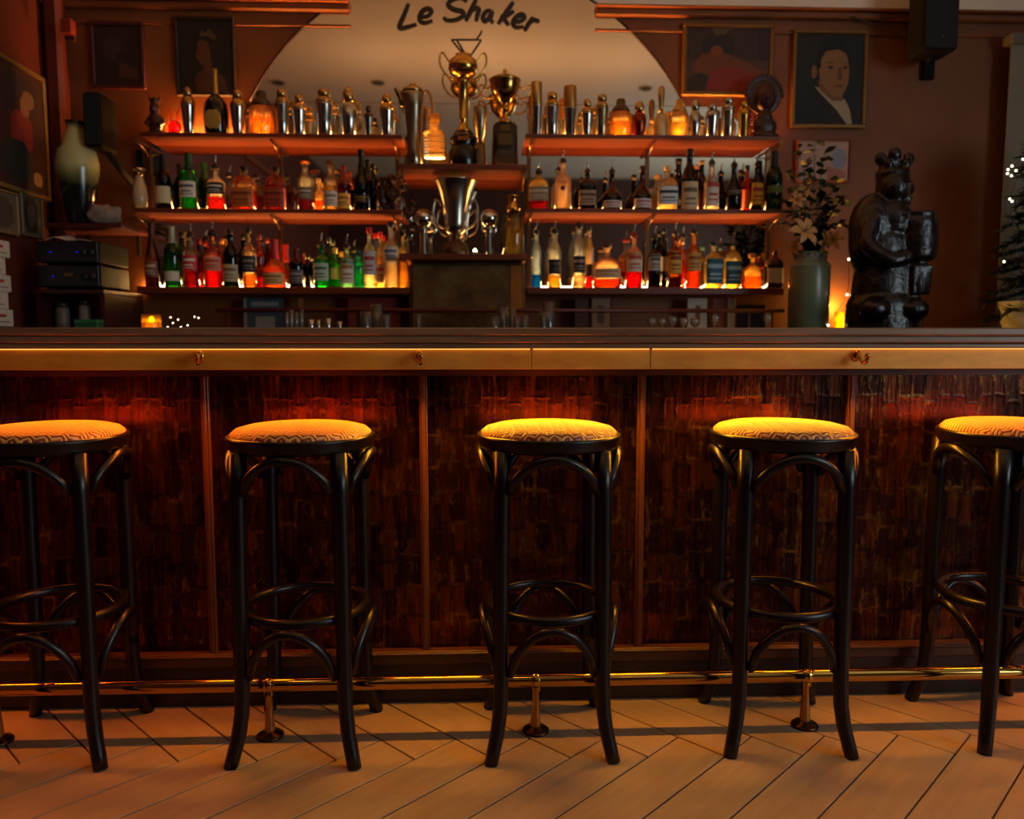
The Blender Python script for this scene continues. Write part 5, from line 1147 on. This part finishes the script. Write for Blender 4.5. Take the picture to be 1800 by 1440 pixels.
# ------------------------------------------------------------------ back counter: glassware, and cards that imitate mirror reflections
gl = glass('#f8faf8', .32, .05, 2.0)
def tumbler(px, w_, ytop, Yj, lab, typ='tumbler'):
    p = at(px, 560, Yj); R = wid(w_, Yj)/2; H = at(px, ytop, Yj).z-ZK
    prof = {'tumbler': [(.82, 0), (.86, .02), (1, 1), (.93, 1), (.80, .08)], 'stem': [(.8, 0), (.75, .01), (.10, .04), (.09, .42), (.5, .50), (.92, .66), (1, .82), (.88, 1), (.84, 1), (.95, .82), (.86, .67), (.1, .50)],
            'cup': [(.60, 0), (.62, .02), (.96, .5), (1, 1), (.95, 1), (.9, .5), (.5, .1)]}[typ]
    return tag(MB().lathe([(r*R, z*H) for r, z in prof], 24, e=2).build('drinking_glass', gl, None, (p.x, Yj, ZK)), lab, 'glass', 'glassware on the back counter')
G = tumbler
G(643, 20, 548, 3.66, 'upright tumbler at the left of the cluster before the copper block')
G(662, 22, 535, 3.70, 'tall clear tumbler, highest left of the copper block')
G(678, 16, 553, 3.64, 'short tumbler at the right of the tallest left tumbler')
G(735, 13, 552, 3.66, 'lone narrow glass before the left edge of the copper block')
G(868, 20, 556, 3.62, 'low tumbler at the left of the glasses before the copper block')
G(884, 20, 540, 3.68, 'tall tumbler before the right side of the copper block')
G(900, 16, 542, 3.73, 'narrow tumbler behind the tall one before the copper block')
G(908, 15, 557, 3.62, 'low tumbler between two taller ones before the copper block')
G(922, 15, 554, 3.66, 'small tumbler at the right edge of the copper block')
G(964, 22, 531, 3.66, 'tallest lone tumbler right of the copper block')
G(955, 14, 548, 3.60, 'short tumbler right at the foot of the tallest lone one')
for i, (px, yt) in enumerate(((1146, 558), (1164, 560), (1182, 556), (1202, 559), (1222, 560))):
    G(px, 17, yt, 3.62+.02*(i % 2), '%s stemmed glass from the left in the row below the right-hand shelves' % ('first', 'second', 'third', 'fourth', 'fifth')[i], 'stem')
G(1257, 15, 552, 3.66, 'single stemmed glass left of the white post', 'stem')
G(1349, 14, 552, 3.66, 'small stemmed glass near the right end of the shelves', 'stem')
for i, px in enumerate((504, 512, 521, 530)):
    G(px, 9, 548-(i % 2)*4, 3.66, '%s slim shot glass of the four left of the steel jiggers' % ('first', 'second', 'third', 'fourth')[i], 'cup')
stl = M('#c0beb8', .18, 1.0, .05)
for px, w_, yt, lab in ((547, 15, 562, 'low steel jigger beside the shot glasses'), (560, 9, 563, 'narrow steel jigger between the two wider ones'), (577, 14, 560, 'widest bright steel jigger in the row'), (597, 12, 565, 'lowest steel jigger at the right of the row')):
    p = at(px, 560, 3.66); R = wid(w_, 3.66)/2; H = at(px, yt, 3.66).z-ZK
    tag(MB().lathe([(R, 0), (R*1.02, .003), (R*.6, H*.5), (R*1.0, H), (R*.92, H), (R*.5, H*.56)], 22).build('jigger', stl, None, (p.x, 3.66, ZK)), lab, 'jigger', 'steel jiggers on the back counter')
def card(px0, px1, ytop, col, lab, extra=None, Yj=4.05, cat='card'):  # added cards whose colours imitate the room reflected below the shelves
    a, b = at(px0, 560, Yj).x, at(px1, 560, Yj).x; zt = at(px0, ytop, Yj).z; w, h = b-a, zt-ZK
    t = empty('reflection_card', lab, cat, ((a+b)/2, Yj, ZK), 0, 'cards imitating mirror reflections under the shelves')
    MB().box(-w/2, w/2, 0, .012, 0, h, .002).build('card_board', M(col, .6), t)
    if extra:
        m = MB(); m.k = 0
        for x0, x1, z0, z1 in extra[1]: m.box(-w/2+w*x0, -w/2+w*x1, -.0008, 0, h*z0, h*z1)
        m.build('print', M(extra[0], .6), t)
card(429, 497, 524, '#3a4a58', 'wide blue-grey card imitating a mirror reflection under the left shelves', ('#8a8a80', [(.0, .07, 0, 1), (.2, .9, .78, .9), (.3, .8, .1, .5)]))
card(524, 533, 524, '#a85a2c', 'narrow orange reflection card under the left shelves')
card(612, 704, 522, '#7a2014', 'broad red panel imitating a mirror reflection under the left shelves', ('#2a1410', [(.16, .8, .0, .7)]))
card(1010, 1038, 524, '#4a2414', 'dull brown reflection card under the right shelves, nearest the copper block')
card(1008+32, 1072, 524, '#8a6a4a', 'tan reflection card with darker centre under the right shelves', ('#5a3a24', [(.3, .7, .3, .8)]), 4.03)
card(1046+28, 1090, 524, '#6a3018', 'narrow rust reflection card beside the tan card')
card(1208, 1243, 524, '#c0ac90', 'cream reflection card with red figure under the right shelves', ('#8a3a24', [(.4, .65, .3, .8)]))
card(1252, 1272, 524, '#8a3c1c', 'orange-brown reflection card right of the cream one')
card(1279, 1292, 523, '#d0c8b4', 'white upright post-like reflection card under the right shelves')
card(1296, 1346, 536, '#24344a', 'dark blue reflection card at the right end under the shelves', ('#8a8070', [(.38, .46, .2, .9)]))
